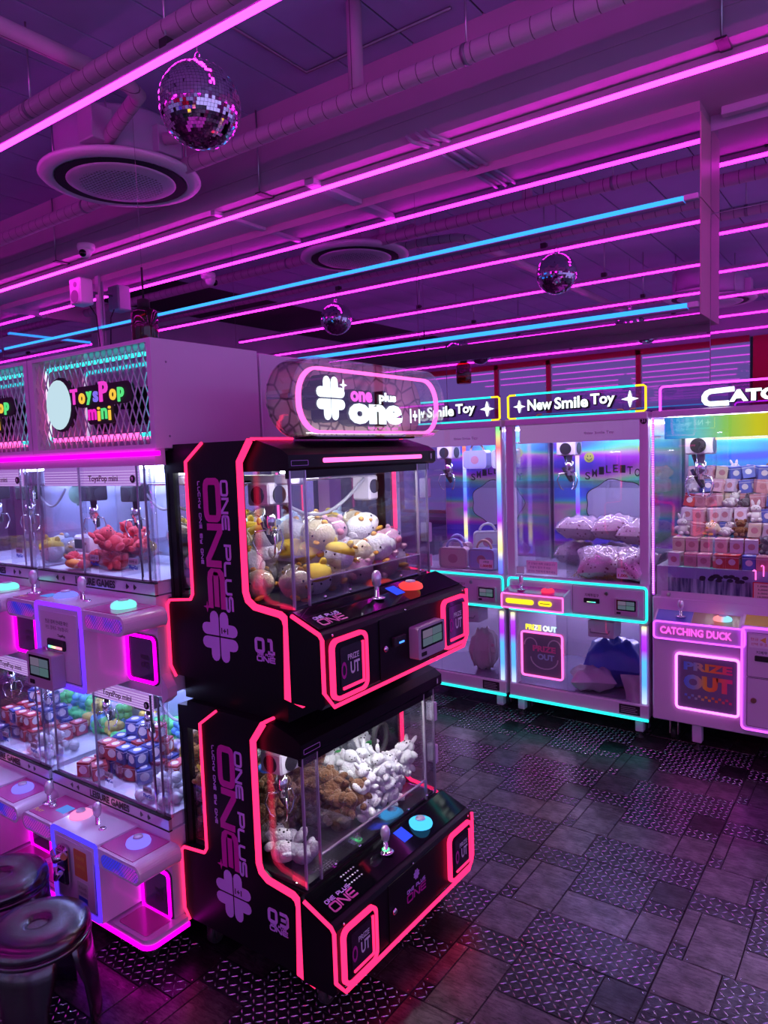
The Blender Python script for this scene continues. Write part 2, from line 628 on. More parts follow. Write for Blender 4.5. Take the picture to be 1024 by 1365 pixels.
def claw_unit(parent, x, y, zt, s=1.0, carriage=WHITE2, axis_len=None):
    """trolley, gripper coil, three steel fingers and a looped cable"""
    c = part('claw_trolley', carriage, parent, lambda m: m.cbox(x - 0.05 * s, x + 0.05 * s, y - 0.05 * s, y + 0.05 * s, zt - 0.075 * s, zt, 0.006 * s))
    part('emblem', mat('trolley_emblem', (0.02, 0.018, 0.022), 0.35), c, lambda m: (m.lathe([(0.03 * s, 0), (0.03 * s, 0.003)], (x, y - 0.053 * s, zt - 0.04 * s), 16, 'y'), m.lathe([(0.03 * s, 0), (0.03 * s, 0.003)], (x + 0.05 * s, y, zt - 0.04 * s), 16, 'x')))
    b = MB()
    z = zt - 0.075 * s
    b.lathe([(0.016 * s, z), (0.016 * s, z - 0.03 * s), (0.022 * s, z - 0.032 * s), (0.022 * s, z - 0.075 * s), (0.013 * s, z - 0.08 * s), (0.013 * s, z - 0.10 * s), (0, z - 0.102 * s)], (x, y, 0), 14)
    g = b.build('gripper', CHROME, parent)
    for k in range(3):
        a = math.radians(90 + 120 * k)
        d = Vector((math.cos(a), math.sin(a), 0))
        o = Vector((x, y, z - 0.085 * s))
        p = [o + d * 0.012 * s, o + d * 0.05 * s + Vector((0, 0, -0.005 * s)), o + d * 0.062 * s + Vector((0, 0, -0.04 * s)), o + d * 0.045 * s + Vector((0, 0, -0.08 * s)), o + d * 0.03 * s + Vector((0, 0, -0.088 * s))]
        part('claw_finger', CHROME, g, lambda m: m.tube(p, 0.0035 * s, 6))
    cb = MB()
    pth = [(x - 0.035 * s + 0.04 * s * math.sin(t * math.pi), y + 0.03 * s - 0.03 * s * t, z - 0.10 * s * math.sin(t * math.pi) - 0.06 * s * t) for t in [i / 10 for i in range(11)]]
    cb.tube(pth, 0.008 * s, 8)
    cb.build('coiled_cable', RUBBER, parent)
    return c

def card_terminal(parent, plane, off, x0, x1, z0, z1, depth=0.03):
    t = MB()
    t.poly(plane, off, rrect(x0, x1, z0, z1, 0.008), depth)
    o = t.build('card_terminal', mat('grey_terminal_plastic', (0.45, 0.4, 0.46), 0.4), parent)
    w, h = x1 - x0, z1 - z0
    part('screen_bezel', BLACKG, o, lambda m: m.poly(plane, off + (depth if plane == 'R' else -depth), rrect(x0 + w * 0.1, x1 - w * 0.08, z0 + h * 0.3, z1 - h * 0.07, 0.003), 0.001))
    def scr(m):
        sx0, sx1, sz0, sz1 = x0 + w * 0.15, x1 - w * 0.13, z0 + h * 0.36, z1 - h * 0.13
        for i in range(2):
            for j in range(2):
                dx, dz = (sx1 - sx0) / 2, (sz1 - sz0) / 2
                m.poly(plane, off + ((depth + 0.001) if plane == 'R' else -(depth + 0.001)), rrect(sx0 + i * dx + 0.001, sx0 + (i + 1) * dx - 0.001, sz0 + j * dz + 0.001, sz0 + (j + 1) * dz - 0.001, 0.001, 1), 0.0006, (i + 2 * j) % 3)
    part('screen', [SCREENG, emit('teal_screen', (0.10, 0.18, 0.20), 0.5), emit('lilac_screen', (0.20, 0.15, 0.26), 0.5)], o, scr)
    part('card_slot', BLACKM, o, lambda m: m.poly(plane, off + (depth if plane == 'R' else -depth), rrect(x0 + w * 0.1, x0 + w * 0.28, z0 + h * 0.08, z0 + h * 0.2, 0.002, 2), 0.002))
    return o

# ------------------------------------------------------------------ the room
HT = 1.95
ZS = H_CAM + HT              # tube height and top of the mirrors
ZSO = ZS + 0.062             # underside of the soffit block
Y1, Y2, Y3 = 4.707, 4.975, 5.115
ZC = 4.23                    # board ceiling
YB = 4.10                    # front face of the soffit block
XL, XLL, XR, YF = -9.19, -10.6, 3.5, -5.25
XP = -7.07                   # trim post on the mirror
XM = -1.0                    # end of the mirrored bulkhead

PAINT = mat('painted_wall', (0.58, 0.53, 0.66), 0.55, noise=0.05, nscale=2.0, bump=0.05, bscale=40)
BOARD_TINT = mat('ambient_tinted_board', (0.46, 0.52, 0.72), 0.6, noise=0.10, nscale=1.2)  # blue of the ambient room light is put into the board colour
SOFF = mat('painted_soffit', (0.64, 0.46, 0.60), 0.5, noise=0.05, nscale=1.5)
REDF = mat('red_window_frame', (0.55, 0.01, 0.03), 0.4)

def floor_mat(name, col, rough, metal, scratch=0.5):
    m = mat(name, col, rough, metal, noise=0.45, nscale=14.0)
    nt = m.node_tree
    b = nt.nodes['Principled BSDF']
    tc = [n for n in nt.nodes if n.type == 'TEX_COORD'][0]
    mp = nt.nodes.new('ShaderNodeMapping')
    mp.inputs['Rotation'].default_value = (0, 0, 0.6)
    mp.inputs['Scale'].default_value = (1.0, 14.0, 1.0)
    nt.links.new(tc.outputs['Object'], mp.inputs[0])
    n = nt.nodes.new('ShaderNodeTexNoise')
    n.inputs['Scale'].default_value = 16
    n.inputs['Detail'].default_value = 8
    n.inputs['Roughness'].default_value = 0.7
    nt.links.new(mp.outputs[0], n.inputs['Vector'])
    mr = nt.nodes.new('ShaderNodeMapRange')
    mr.inputs[1].default_value, mr.inputs[2].default_value = 0.35, 0.7
    mr.inputs[3].default_value, mr.inputs[4].default_value = rough + 0.14, max(0.05, rough - 0.12 * scratch)
    nt.links.new(n.outputs['Fac'], mr.inputs[0])
    nt.links.new(mr.outputs[0], b.inputs['Roughness'])
    r = [q for q in nt.nodes if q.type == 'VALTORGB'][0]
    mp2 = nt.nodes.new('ShaderNodeMapping')
    mp2.inputs['Rotation'].default_value = (0, 0, -0.9)
    mp2.inputs['Scale'].default_value = (2.5, 9.0, 1.0)
    nt.links.new(tc.outputs['Object'], mp2.inputs[0])
    n3 = nt.nodes.new('ShaderNodeTexNoise')
    n3.inputs['Scale'].default_value = 7
    n3.inputs['Detail'].default_value = 9
    n3.inputs['Roughness'].default_value = 0.75
    n3.inputs['Distortion'].default_value = 1.2
    nt.links.new(mp2.outputs[0], n3.inputs['Vector'])
    r3 = nt.nodes.new('ShaderNodeValToRGB')
    r3.color_ramp.elements[0].position, r3.color_ramp.elements[1].position = 0.34, 0.56
    r3.color_ramp.elements[0].color, r3.color_ramp.elements[1].color = (0.35, 0.33, 0.35, 1), (1.15, 1.1, 1.12, 1)
    nt.links.new(n3.outputs['Fac'], r3.inputs[0])
    mx = nt.nodes.new('ShaderNodeMixRGB')
    mx.blend_type = 'MULTIPLY'
    mx.inputs[0].default_value = 1.0
    nt.links.new(r.outputs[0], mx.inputs[1])
    nt.links.new(r3.outputs[0], mx.inputs[2])
    nt.links.new(mx.outputs[0], b.inputs['Base Color'])
    return m

F_SMOOTH = floor_mat('scuffed_steel_plate', (0.125, 0.102, 0.116), 0.29, 0.8)
F_DARK = floor_mat('dark_steel_plate', (0.045, 0.040, 0.048), 0.29, 0.8)
F_TREAD = floor_mat('tread_plate_ground', (0.045, 0.045, 0.055), 0.27, 0.8)
F_LUG = mat('worn_tread_lug', (0.62, 0.62, 0.68), 0.26, 0.85)

fl = MB()
fl.box(XLL, XR, YF, Y3 + 0.1, -0.06, -0.003)
floor = struct(fl.build('floor', mat('floor_joint', (0.008, 0.007, 0.009), 0.6)))

PIECES = [(0, .168, 0, .193, 's'), (.168, .59, 0, .193, 't'), (0, .05, .193, .265, 't'), (0, .05, .265, .475, 's'), (.05, .203, .193, .475, 's'),
          (0, .203, .475, .59, 't'), (.203, .463, .193, .352, 's'), (.203, .463, .352, .59, 't'), (.463, .59, .193, .378, 's'), (.463, .59, .378, .45, 't'), (.463, .59, .45, .59, 'd')]
MOD = 0.5905
plates = []
for i in range(-12, 8):
    for j in range(-12, 6):
        ox, oy = -1.172 + i * MOD, 2.073 + j * MOD
        for (a, b, c, d, k) in PIECES:
            cx, cyy = ox + (a + b) / 2, oy + (c + d) / 2
            if cx < XLL + 0.3 or cx > XR - 0.3 or cyy < YF + 0.3 or cyy > Y3 - 0.2:
                continue
            q = Vector((cx, cyy, -H_CAM))
            dep = q.dot(fwd)
            vis = False
            if dep > 0.3:
                px, py = 512 + 960.9 * q.dot(rt) / dep, 682.5 - 960.9 * q.dot(up) / dep
                vis = -70 < px < 1094 and 600 < py < 1450 and not (cx < -1.45 and 1.55 < cyy < 2.4) and cyy < 4.25
            area = (b - a) * (d - c) / max(0.3, dep) ** 3 if vis else 0
            plates.append((area, ox + a, ox + b, oy + c, oy + d, k))
plates.sort(key=lambda p: -p[0])
rest = MB()
lugs = MB()
meshes = {}
G = 0.0022
for n, (area, x0, x1, y0, y1, k) in enumerate(plates):
    mi = {'s': 0, 't': 2, 'd': 1}[k]
    if n < 300 and area > 0:
        key = (round(x1 - x0, 3), round(y1 - y0, 3), k)
        if key not in meshes:
            hw, hd = (x1 - x0) / 2 - G / 2, (y1 - y0) / 2 - G / 2
            m = MB()
            v = [(-hw, -hd, -0.004), (hw, -hd, -0.004), (hw, hd, -0.004), (-hw, hd, -0.004)]
            e = 0.0015
            v += [(-hw + e, -hd + e, 0), (hw - e, -hd + e, 0), (hw - e, hd - e, 0), (-hw + e, hd - e, 0)]
            m.add(v, [(4, 5, 6, 7), (0, 1, 5, 4), (1, 2, 6, 5), (2, 3, 7, 6), (3, 0, 4, 7)])
            meshes[key] = m.build('floor_plate', [F_SMOOTH, F_DARK, F_TREAD][mi], floor, base=(0, 0, 0))
            o = meshes[key]
        else:
            o = meshes[key].copy()
            COL.objects.link(o)
        o.location = ((x0 + x1) / 2, (y0 + y1) / 2, 0)
    else:
        rest.add([(x0 + G / 2, y0 + G / 2, 0), (x1 - G / 2, y0 + G / 2, 0), (x1 - G / 2, y1 - G / 2, 0), (x0 + G / 2, y1 - G / 2, 0)], [(0, 1, 2, 3)], mi)
    if k != 't' and area > 0:
        for rx in (x0 + .012, x1 - .012):
            for ry in (y0 + .012, y1 - .012):
                lugs.add([(rx + .0024 * math.cos(a), ry + .0024 * math.sin(a), z) for z in (0, .0008) for a in [i * math.pi / 3 for i in range(6)]], [tuple(range(6, 12))] + [(i, (i + 1) % 6, 6 + (i + 1) % 6, 6 + i) for i in range(6)])
    if k == 't' and area > 0:
        P = 0.0236
        nx, ny = int((x1 - x0) / P), int((y1 - y0) / P)
        sx, sy = (x1 - x0) / max(nx, 1), (y1 - y0) / max(ny, 1)
        for a in range(nx):
            for b in range(ny):
                cx, cyy = x0 + (a + .5) * sx, y0 + (b + .5) * sy
                ang = math.pi / 4 if (a + b) % 2 else -math.pi / 4
                c, s_ = math.cos(ang), math.sin(ang)
                pts = [(-.0118, 0, 0), (0, -.0028, 0), (.0118, 0, 0), (0, .0028, 0), (-.006, 0, .0018), (.006, 0, .0018)]
                lugs.add([(cx + p * c - q * s_, cyy + p * s_ + q * c, z) for p, q, z in pts], [(0, 1, 4), (1, 5, 4), (1, 2, 5), (2, 3, 5), (3, 4, 5), (3, 0, 4)])
rest.build('floor_plate_field', [F_SMOOTH, F_DARK, F_TREAD], floor, kind='stuff')
lugs.build('tread_lugs', F_LUG, floor, kind='stuff')

# board ceiling with half metre boards
ce = MB()
ce.box(XLL, XR, YF, YB + 0.02, ZC + 0.012, ZC + 0.08)
ceiling = struct(ce.build('ceiling', mat('ceiling_gap', (0.01, 0.01, 0.012), 0.8)))
bd = None
xx = -2.09 - 0.5 * 13
while xx < XR - 0.1:
    if bd is None:
        m = MB()
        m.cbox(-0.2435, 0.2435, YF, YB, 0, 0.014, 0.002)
        bd = m.build('ceiling_panel', BOARD_TINT, ceiling, base=(0, 0, 0))
        o = bd
    else:
        o = bd.copy()
        COL.objects.link(o)
    o.location = (xx + 0.25, 0, ZC)
    xx += 0.5
sb = MB()
sb.box(XLL, XR, YB, Y3 + 0.1, ZSO, ZC + 0.08)
soffit = struct(sb.build('trim_1', SOFF))
soffit['label'] = 'deep painted soffit block along the mirrored wall'
for z in (3.78, 3.98):
    part('face_batten', SOFF, soffit, lambda m: m.box(XLL, XR, YB - 0.006, YB, z, z + 0.05))

# mirrored bulkhead over the back row of machines
bh = MB()
bh.box(XL, XM - 0.004, Y1 + 0.006, Y3 + 0.05, 2.40, ZSO)
bulk = struct(bh.build('trim_2', mat('bulkhead_board', (0.50, 0.38, 0.46), 0.5)))
xs = [XL, XP, -5.0, -3.01, XM]
for a, b in zip(xs, xs[1:]):
    for z0, z1 in ((2.40, 3.072), (3.078, ZS - 0.002)):
        part('mirror_panel', MIRROR, bulk, lambda m: m.box(a + 0.002, b - 0.002, Y1, Y1 + 0.006, z0, z1))
for z0, z1 in ((2.40, 3.072), (3.080, ZS - 0.002)):
    part('end_panel', mat('beige_end_panel', (0.62, 0.42, 0.46), 0.45), bulk, lambda m: m.box(XM - 0.004, XM + 0.004, Y1 + 0.004, Y2, z0, z1))

wb = MB()
wb.box(XLL, XM, Y3 + 0.006, Y3 + 0.1, 0, 2.42)
wb.box(XM, XR, Y2 + 0.006, Y3 + 0.1, 0, ZSO)
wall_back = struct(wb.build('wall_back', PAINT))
for a, b in zip([XL, XP, -5.0, -3.01], [XP, -5.0, -3.01, XM + 0.0]):
    part('mirror_panel', MIRROR, wall_back, lambda m: m.box(a + 0.002, b - 0.002, Y3, Y3 + 0.006, 0.02, 2.40))
for a, b in ((XM + 0.004, 0.5), (0.5, 2.0), (2.0, XR)):
    for z0, z1 in ((0.02, 3.04), (3.046, ZS - 0.03)):
        part('mirror_panel', MIRROR, wall_back, lambda m: m.box(a + 0.002, b - 0.002, Y2, Y2 + 0.006, z0, z1))

wl = MB()
YR = 3.46                    # the left wall steps back here
wl.box(XL - 0.1, XL - 0.006, YR, Y3 + 0.1, 0, ZC + 0.05)
wl.box(XLL, XL - 0.1, YR, YR + 0.06, 0, ZC + 0.05)
wl.box(XLL - 0.1, XLL, YF, YR + 0.06, 0, ZC + 0.05)
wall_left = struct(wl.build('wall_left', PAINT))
part('upper_band', mat('pink_wall_band', (0.72, 0.40, 0.60), 0.5), wall_left, lambda m: m.box(XL - 0.006, XL + 0.004, YR, YB, ZS - .005, ZC))
part('mirror_panel', MIRROR, wall_left, lambda m: m.box(XL - 0.006, XL, YR + 0.002, Y1 - 0.002, 0.02, ZS - .008))
part('trim_post', WHITE2, bulk, lambda m: m.cbox(XP - 0.035, XP + 0.035, Y1 - 0.03, Y1 - 0.001, 2.40, ZSO, 0.004))

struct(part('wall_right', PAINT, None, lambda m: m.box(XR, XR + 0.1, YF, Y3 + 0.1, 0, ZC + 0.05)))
wf = MB()
wf.box(XLL, XR, YF - 0.1, YF, 3.60, ZC + 0.05)
wf.box(XLL, XR, YF - 0.1, YF, 0, 0.12)
wf.box(-2.30, -1.2, YF - 0.1, YF, 0.12, 3.6, 1)
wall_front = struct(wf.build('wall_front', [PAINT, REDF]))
NIGHT = mat('glow_window_glass', (0.03, 0.022, 0.06), 0.02, 0.0, spec=1.0)
_b = NIGHT.node_tree.nodes['Principled BSDF']
_b.inputs['Emission Color'].default_value = (0.42, 0.27, 1.0, 1)
_b.inputs['Emission Strength'].default_value = WINDOW_GLOW
cuts = [XLL + .05, -7.76, -6.47, -4.49, -2.36]
for n, (a, b) in enumerate(list(zip(cuts, cuts[1:])) + [(-1.2, 0.9), (0.9, XR)]):
    w = struct(part('window_%d' % (n + 1), NIGHT, None, lambda m: m.box(a, b, YF - 0.06, YF - 0.04, 0.12, 3.6)))
    def fr(m):
        m.box(a - 0.05, a + 0.05, YF - 0.05, YF + 0.03, 0.12, 3.6)
        m.box(a, b, YF - 0.05, YF + 0.03, 3.50, 3.62)
        m.box(a, b, YF - 0.05, YF + 0.03, 0.10, 0.18)
    part('window_frame', REDF, w, fr)

FILLWIN = mat('fill_window_glass', (0.03, 0.022, 0.06), 0.02, 0.0, spec=1.0)  # glowing panes added out of view as violet fill light
_b = FILLWIN.node_tree.nodes['Principled BSDF']
_b.inputs['Emission Color'].default_value = (0.48, 0.40, 1.0, 1)
_b.inputs['Emission Strength'].default_value = FILL_GLOW
for n, (a, b) in enumerate(((-4.6, -1.7), (-1.6, 1.3), (1.4, 4.3))):
    w = struct(part('window_%d' % (n + 7), FILLWIN, None, lambda m: m.box(XR - .02, XR - .004, a, b, .3, 3.5)))
    part('window_frame', REDF, w, lambda m: m.ribbon('L', XR - .02, [(-b, .3), (-a, .3), (-a, 3.5), (-b, 3.5)], .08, .03, True))

# ------------------------------------------------------------------ ceiling lights and services
def tube_light(y, x0, x1, label, rods, z=ZS, nrod=True):
    t = thing('ceiling_light_tube', label, 'light tube', ((x0 + x1) / 2, y, z), 'pink ceiling light tubes')
    part('diffuser', PINKT, t, lambda m: m.prism([(y - .017, z + .018), (y - .017, z + .006), (y - .011, z), (y + .011, z), (y + .017, z + .006), (y + .017, z + .018)], 'x', x0, x1))
    part('housing', mat('tube_housing', (0.6, 0.5, 0.62), 0.3, 0.3), t, lambda m: (m.box(x0 - .004, x1 + .004, y - .021, y + .021, z + .022, z + .027), m.box(x0 - .002, x1 + .002, y - .019, y + .019, z + .027, z + .058), m.box(x0 - .002, x1 + .002, y - .018, y + .018, z + .0185, z + .022)))
    for x in rods:
        yr = min(y, YB - .02)
        r = part('hanger_rod', STEEL, t, lambda m: m.tube([(x, yr, z + .05), (x, yr, ZC)], 0.006, 6))
        part('clamp', mat('dark_clamp', (.06, .05, .06), .5), r, lambda m: m.cbox(x - .03, x + .03, yr - .02, y + .04, z + .05, z + (.10 if yr == y else .061), .004))
    return t

tube_light(4.23, -9.1, 3.3, 'pink light tube hanging along the front edge of the soffit', (-6.82, -4.0, -0.77, 2.2))
tube_light(2.412, -9.1, 3.3, 'nearest pink light tube, slanting across the upper left past the disco ball', (-5.6, -2.95, 0.4))
tube_light(0.76, -9.1, 3.3, 'pink light tube overhead, seen in the mirror just under the upper blue tube', (-5.5, -2.9, 0.4, 2.4))
tube_light(-0.82, -10.4, 3.3, 'fourth pink ceiling tube seen in the mirror, behind the large mirrored disco ball', (-5.5, -2.9, 0.4, 2.4))
tube_light(-2.44, -10.4, 3.3, 'fifth pink ceiling tube seen in the mirror, just above the lower blue tube', (-5.5, -2.9, 0.4, 2.4))
tube_light(-4.1, -10.4, 3.3, 'farthest pink ceiling tube, seen in the mirror above the red window frames', (-5.5, -2.9, 0.4, 2.4))

def wall_tube(label, pts, z):
    (x0, y0), (x1, y1) = pts
    t = thing('wall_light_tube', label, 'light tube', ((x0 + x1) / 2, (y0 + y1) / 2, z), 'blue tubes on the mirrored wall')
    if abs(y0 - y1) < 1e-6:
        part('diffuser', BLUET, t, lambda m: m.box(x0, x1, y0 - .030, y0 - .006, z - .013, z + .013))
        part('mounting_rail', mat('blue_tube_rail', (0.25, 0.22, 0.36), 0.35, 0.4), t, lambda m: m.box(x0, x1 + .0, y0 - .034, y0, z - .024, z - .017))
        part('end_bracket', WHITE2, t, lambda m: m.cbox(x1 + .002, XM - .005, y0 - .03, y0 - .001, z - .016, z + .016, .003))
    else:
        part('diffuser', BLUET, t, lambda m: m.box(x0 + .006, x0 + .030, y0, y1, z - .013, z + .013))
        part('mounting_rail', mat('blue_tube_rail'), t, lambda m: m.box(x0, x0 + .034, y0, y1, z - .024, z - .017))
    return t

wall_tube('upper blue light tube running along the seam of the mirrored bulkhead', ((XL + 0.09, Y1), (-1.09, Y1)), 3.085)
wall_tube('lower blue light tube along the bottom edge of the mirrored bulkhead', ((XL + 0.09, Y1), (-1.07, Y1)), 2.455)
wall_tube('blue light tube on the left side wall, crossing the upper blue tube in the mirror', ((XL, YR + .04), (XL, Y1 - 0.09)), 3.30)

def pipe_mat():
    m = mat('wrapped_pipe', (0.62, 0.52, 0.60), 0.5)
    nt = m.node_tree
    b = nt.nodes['Principled BSDF']
    tc = nt.nodes.new('ShaderNodeTexCoord')
    sp = nt.nodes.new('ShaderNodeSeparateXYZ')
    nt.links.new(tc.outputs['Object'], sp.inputs[0])
    a = nt.nodes.new('ShaderNodeMath'); a.operation = 'MULTIPLY'; a.inputs[1].default_value = 9.0
    nt.links.new(sp.outputs[0], a.inputs[0])
    f = nt.nodes.new('ShaderNodeMath'); f.operation = 'FRACT'
    nt.links.new(a.outputs[0], f.inputs[0])
    g = nt.nodes.new('ShaderNodeMath'); g.operation = 'LESS_THAN'; g.inputs[1].default_value = 0.05
    nt.links.new(f.outputs[0], g.inputs[0])
    mx = nt.nodes.new('ShaderNodeMixRGB')
    mx.inputs[1].default_value = (0.62, 0.52, 0.60, 1)
    mx.inputs[2].default_value = (0.16, 0.11, 0.16, 1)
    nt.links.new(g.outputs[0], mx.inputs[0])
    nt.links.new(mx.outputs[0], b.inputs['Base Color'])
    return m
PIPE = pipe_mat()

def pipe(name, label, path, r, hang=()):
    t = thing(name, label, 'pipe', path[0], 'wrapped ceiling pipes')
    p = part('pipe_run', PIPE, t, lambda m: m.tube(path, r, 14))
    for (x, y, z) in hang:
        part('hanger_rod', STEEL, t, lambda m: m.tube([(x, y, z), (x, y, ZC)], 0.006, 6))
        part('pipe_clip', GREYM, t, lambda m: m.lathe([(r + .004, -.012), (r + .004, .012)], (x, y, z), 14, 'x'))
    return t

pipe('ceiling_pipe', 'thick wrapped pipe along the soffit face behind the disco ball', [(XL, 3.52, 3.70), (XR, 3.52, 3.70)], 0.052, ((-5.4, 3.52, 3.70), (-1.9, 3.52, 3.70), (0.6, 3.52, 3.7)))
pipe('ceiling_pipe', 'thick wrapped pipe running just above the nearest pink tube', [(XL, 2.45, 3.735), (XR, 2.45, 3.735)], 0.05, ((-4.25, 2.45, 3.735), (-1.2, 2.45, 3.735)))
pipe('ceiling_pipe', 'short wrapped pipe dropping from the ceiling to the pipe on the soffit', [(-2.63, 3.52, 3.74), (-2.63, 3.52, ZC)], 0.045)
pipe('ceiling_pipe', 'wrapped pipe crossing under the boards into the round air conditioner', [(-3.66, -3.0, 3.79), (-3.66, 2.70, 3.79), (-3.72, 2.82, 3.79), (-3.90, 2.88, 3.79), (-4.16, 2.96, 3.78), (-4.30, 3.00, 3.76), (-4.34, 3.02, 3.80)], 0.045)
pipe('ceiling_pipe', 'wrapped pipe over the room seen only in the mirror', [(XL, -1.6, 3.72), (XR, -1.6, 3.72)], 0.05)
pipe('ceiling_pipe', 'bent wrapped pipe at the right side of the round air conditioner', [(-4.10, 3.30, 3.80), (-3.98, 3.36, 3.80), (-3.86, 3.42, 3.78), (-3.80, 3.49, 3.72)], 0.04)

for i, (x, w) in enumerate(((-2.55, .013), (-2.475, .013), (-2.40, .013))):
    o = part('ceiling_conduit', WHITE2, None, lambda m: m.tube([(x - .10, YB - .03, ZS + .10), (x - .06, YB - .02, ZSO - .006), (x, YB + .14, ZSO - w), (x, Y1 - .002, ZSO - w)], w, 8))
    tag(o, ('left', 'middle', 'right')[i] + ' of three thin conduits crossing the pink soffit to the mirror', 'conduit', 'conduits on the soffit')
tag(part('cable_trunking', WHITE2, None, lambda m: m.cbox(-3.585, -3.495, YB + .02, Y1 - .002, ZSO - .04, ZSO, .004)), 'flat white cable trunking crossing the soffit left of the conduits', 'trunking')
tag(part('cable_trunking', WHITE2, None, lambda m: m.cbox(-4.60, -4.55, YB + .02, Y1 - .002, ZSO - .03, ZSO, .004)), 'narrow cable trunking crossing the soffit nearest the mirrored round air conditioner', 'trunking')
tag(part('cable_trunking', WHITE2, None, lambda m: m.cbox(-0.92, XR - .1, Y2 - .10, Y2 - .04, ZSO - .05, ZSO, .004)), 'long trunking on the soffit above the right mirror wall', 'trunking')
tag(part('ceiling_conduit', GREYM, None, lambda m: m.tube([(-3.33, 3.0, ZC - .012), (-3.33, 3.9, ZC - .012), (-2.2, 3.9, ZC - .012)], .010, 6)), 'thin bent conduit fixed under the ceiling boards behind the disco ball', 'conduit')

def perf_mat():
    m = mat('perforated_grille', (0.74, 0.70, 0.78), 0.4)
    nt = m.node_tree
    b = nt.nodes['Principled BSDF']
    tc = nt.nodes.new('ShaderNodeTexCoord')
    v = nt.nodes.new('ShaderNodeTexVoronoi')
    v.inputs['Scale'].default_value = 34
    v.inputs['Randomness'].default_value = 0.15
    nt.links.new(tc.outputs['Object'], v.inputs['Vector'])
    lt = nt.nodes.new('ShaderNodeMath'); lt.operation = 'LESS_THAN'; lt.inputs[1].default_value = 0.30
    nt.links.new(v.outputs['Distance'], lt.inputs[0])
    ln = nt.nodes.new('ShaderNodeVectorMath'); ln.operation = 'LENGTH'
    nt.links.new(tc.outputs['Object'], ln.inputs[0])
    l2 = nt.nodes.new('ShaderNodeMath'); l2.operation = 'LESS_THAN'; l2.inputs[1].default_value = 0.29
    nt.links.new(ln.outputs['Value'], l2.inputs[0])
    mu = nt.nodes.new('ShaderNodeMath'); mu.operation = 'MULTIPLY'
    nt.links.new(lt.outputs[0], mu.inputs[0]); nt.links.new(l2.outputs[0], mu.inputs[1])
    mx = nt.nodes.new('ShaderNodeMixRGB')
    mx.inputs[1].default_value = (0.74, 0.70, 0.78, 1)
    mx.inputs[2].default_value = (0.03, 0.03, 0.04, 1)
    nt.links.new(mu.outputs[0], mx.inputs[0])
    nt.links.new(mx.outputs[0], b.inputs['Base Color'])
    return m

def aircon(x, y, label):
    z = 3.65
    t = thing('air_conditioner', label, 'air conditioner', (x, y, z), 'round ceiling air conditioners')
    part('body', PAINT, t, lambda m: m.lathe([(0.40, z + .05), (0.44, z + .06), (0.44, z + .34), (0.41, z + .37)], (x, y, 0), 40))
    part('trim_ring', PLAINW, t, lambda m: m.lathe([(0.445, z + .045), (0.53, z + .05), (0.555, z + .035), (0.56, z + .02), (0.545, z + .004), (0.47, z - .008), (0.455, z + .0), (0.45, z + .03)], (x, y, 0), 48))
    part('air_slot', BLACKM, t, lambda m: m.lathe([(0.452, z - .004), (0.40, z + .012), (0.375, z + .03), (0.45, z + .03)], (x, y, 0), 48))
    part('grille_disc', perf_mat(), t, lambda m: m.lathe([(0.375, z + .02), (0.378, z - .006), (0.36, z - .016), (0.28, z - .024), (0, z - .028)], (x, y, 0), 48))
    part('junction_box', WHITE2, t, lambda m: m.cbox(x + .20, x + .36, y - .46, y - .30, z + .08, z + .30, .006))
    part('junction_box', WHITE2, t, lambda m: m.cbox(x + .42, x + .50, y - .05, y + .15, z + .08, z + .26, .006))
    for a in (45, 135, 225, 315):
        px, py = x + .46 * math.cos(math.radians(a)), y + .46 * math.sin(math.radians(a))
        part('hanger_rod', STEEL, t, lambda m: m.tube([(px, py, z + .04), (px, py, ZC)], .006, 6))
    return t
aircon(-4.64, 3.33, 'round ceiling air conditioner with perforated disc beside the big disco ball')
aircon(-2.25, -1.55, 'round ceiling air conditioner seen only in the mirror at the bulkhead end')

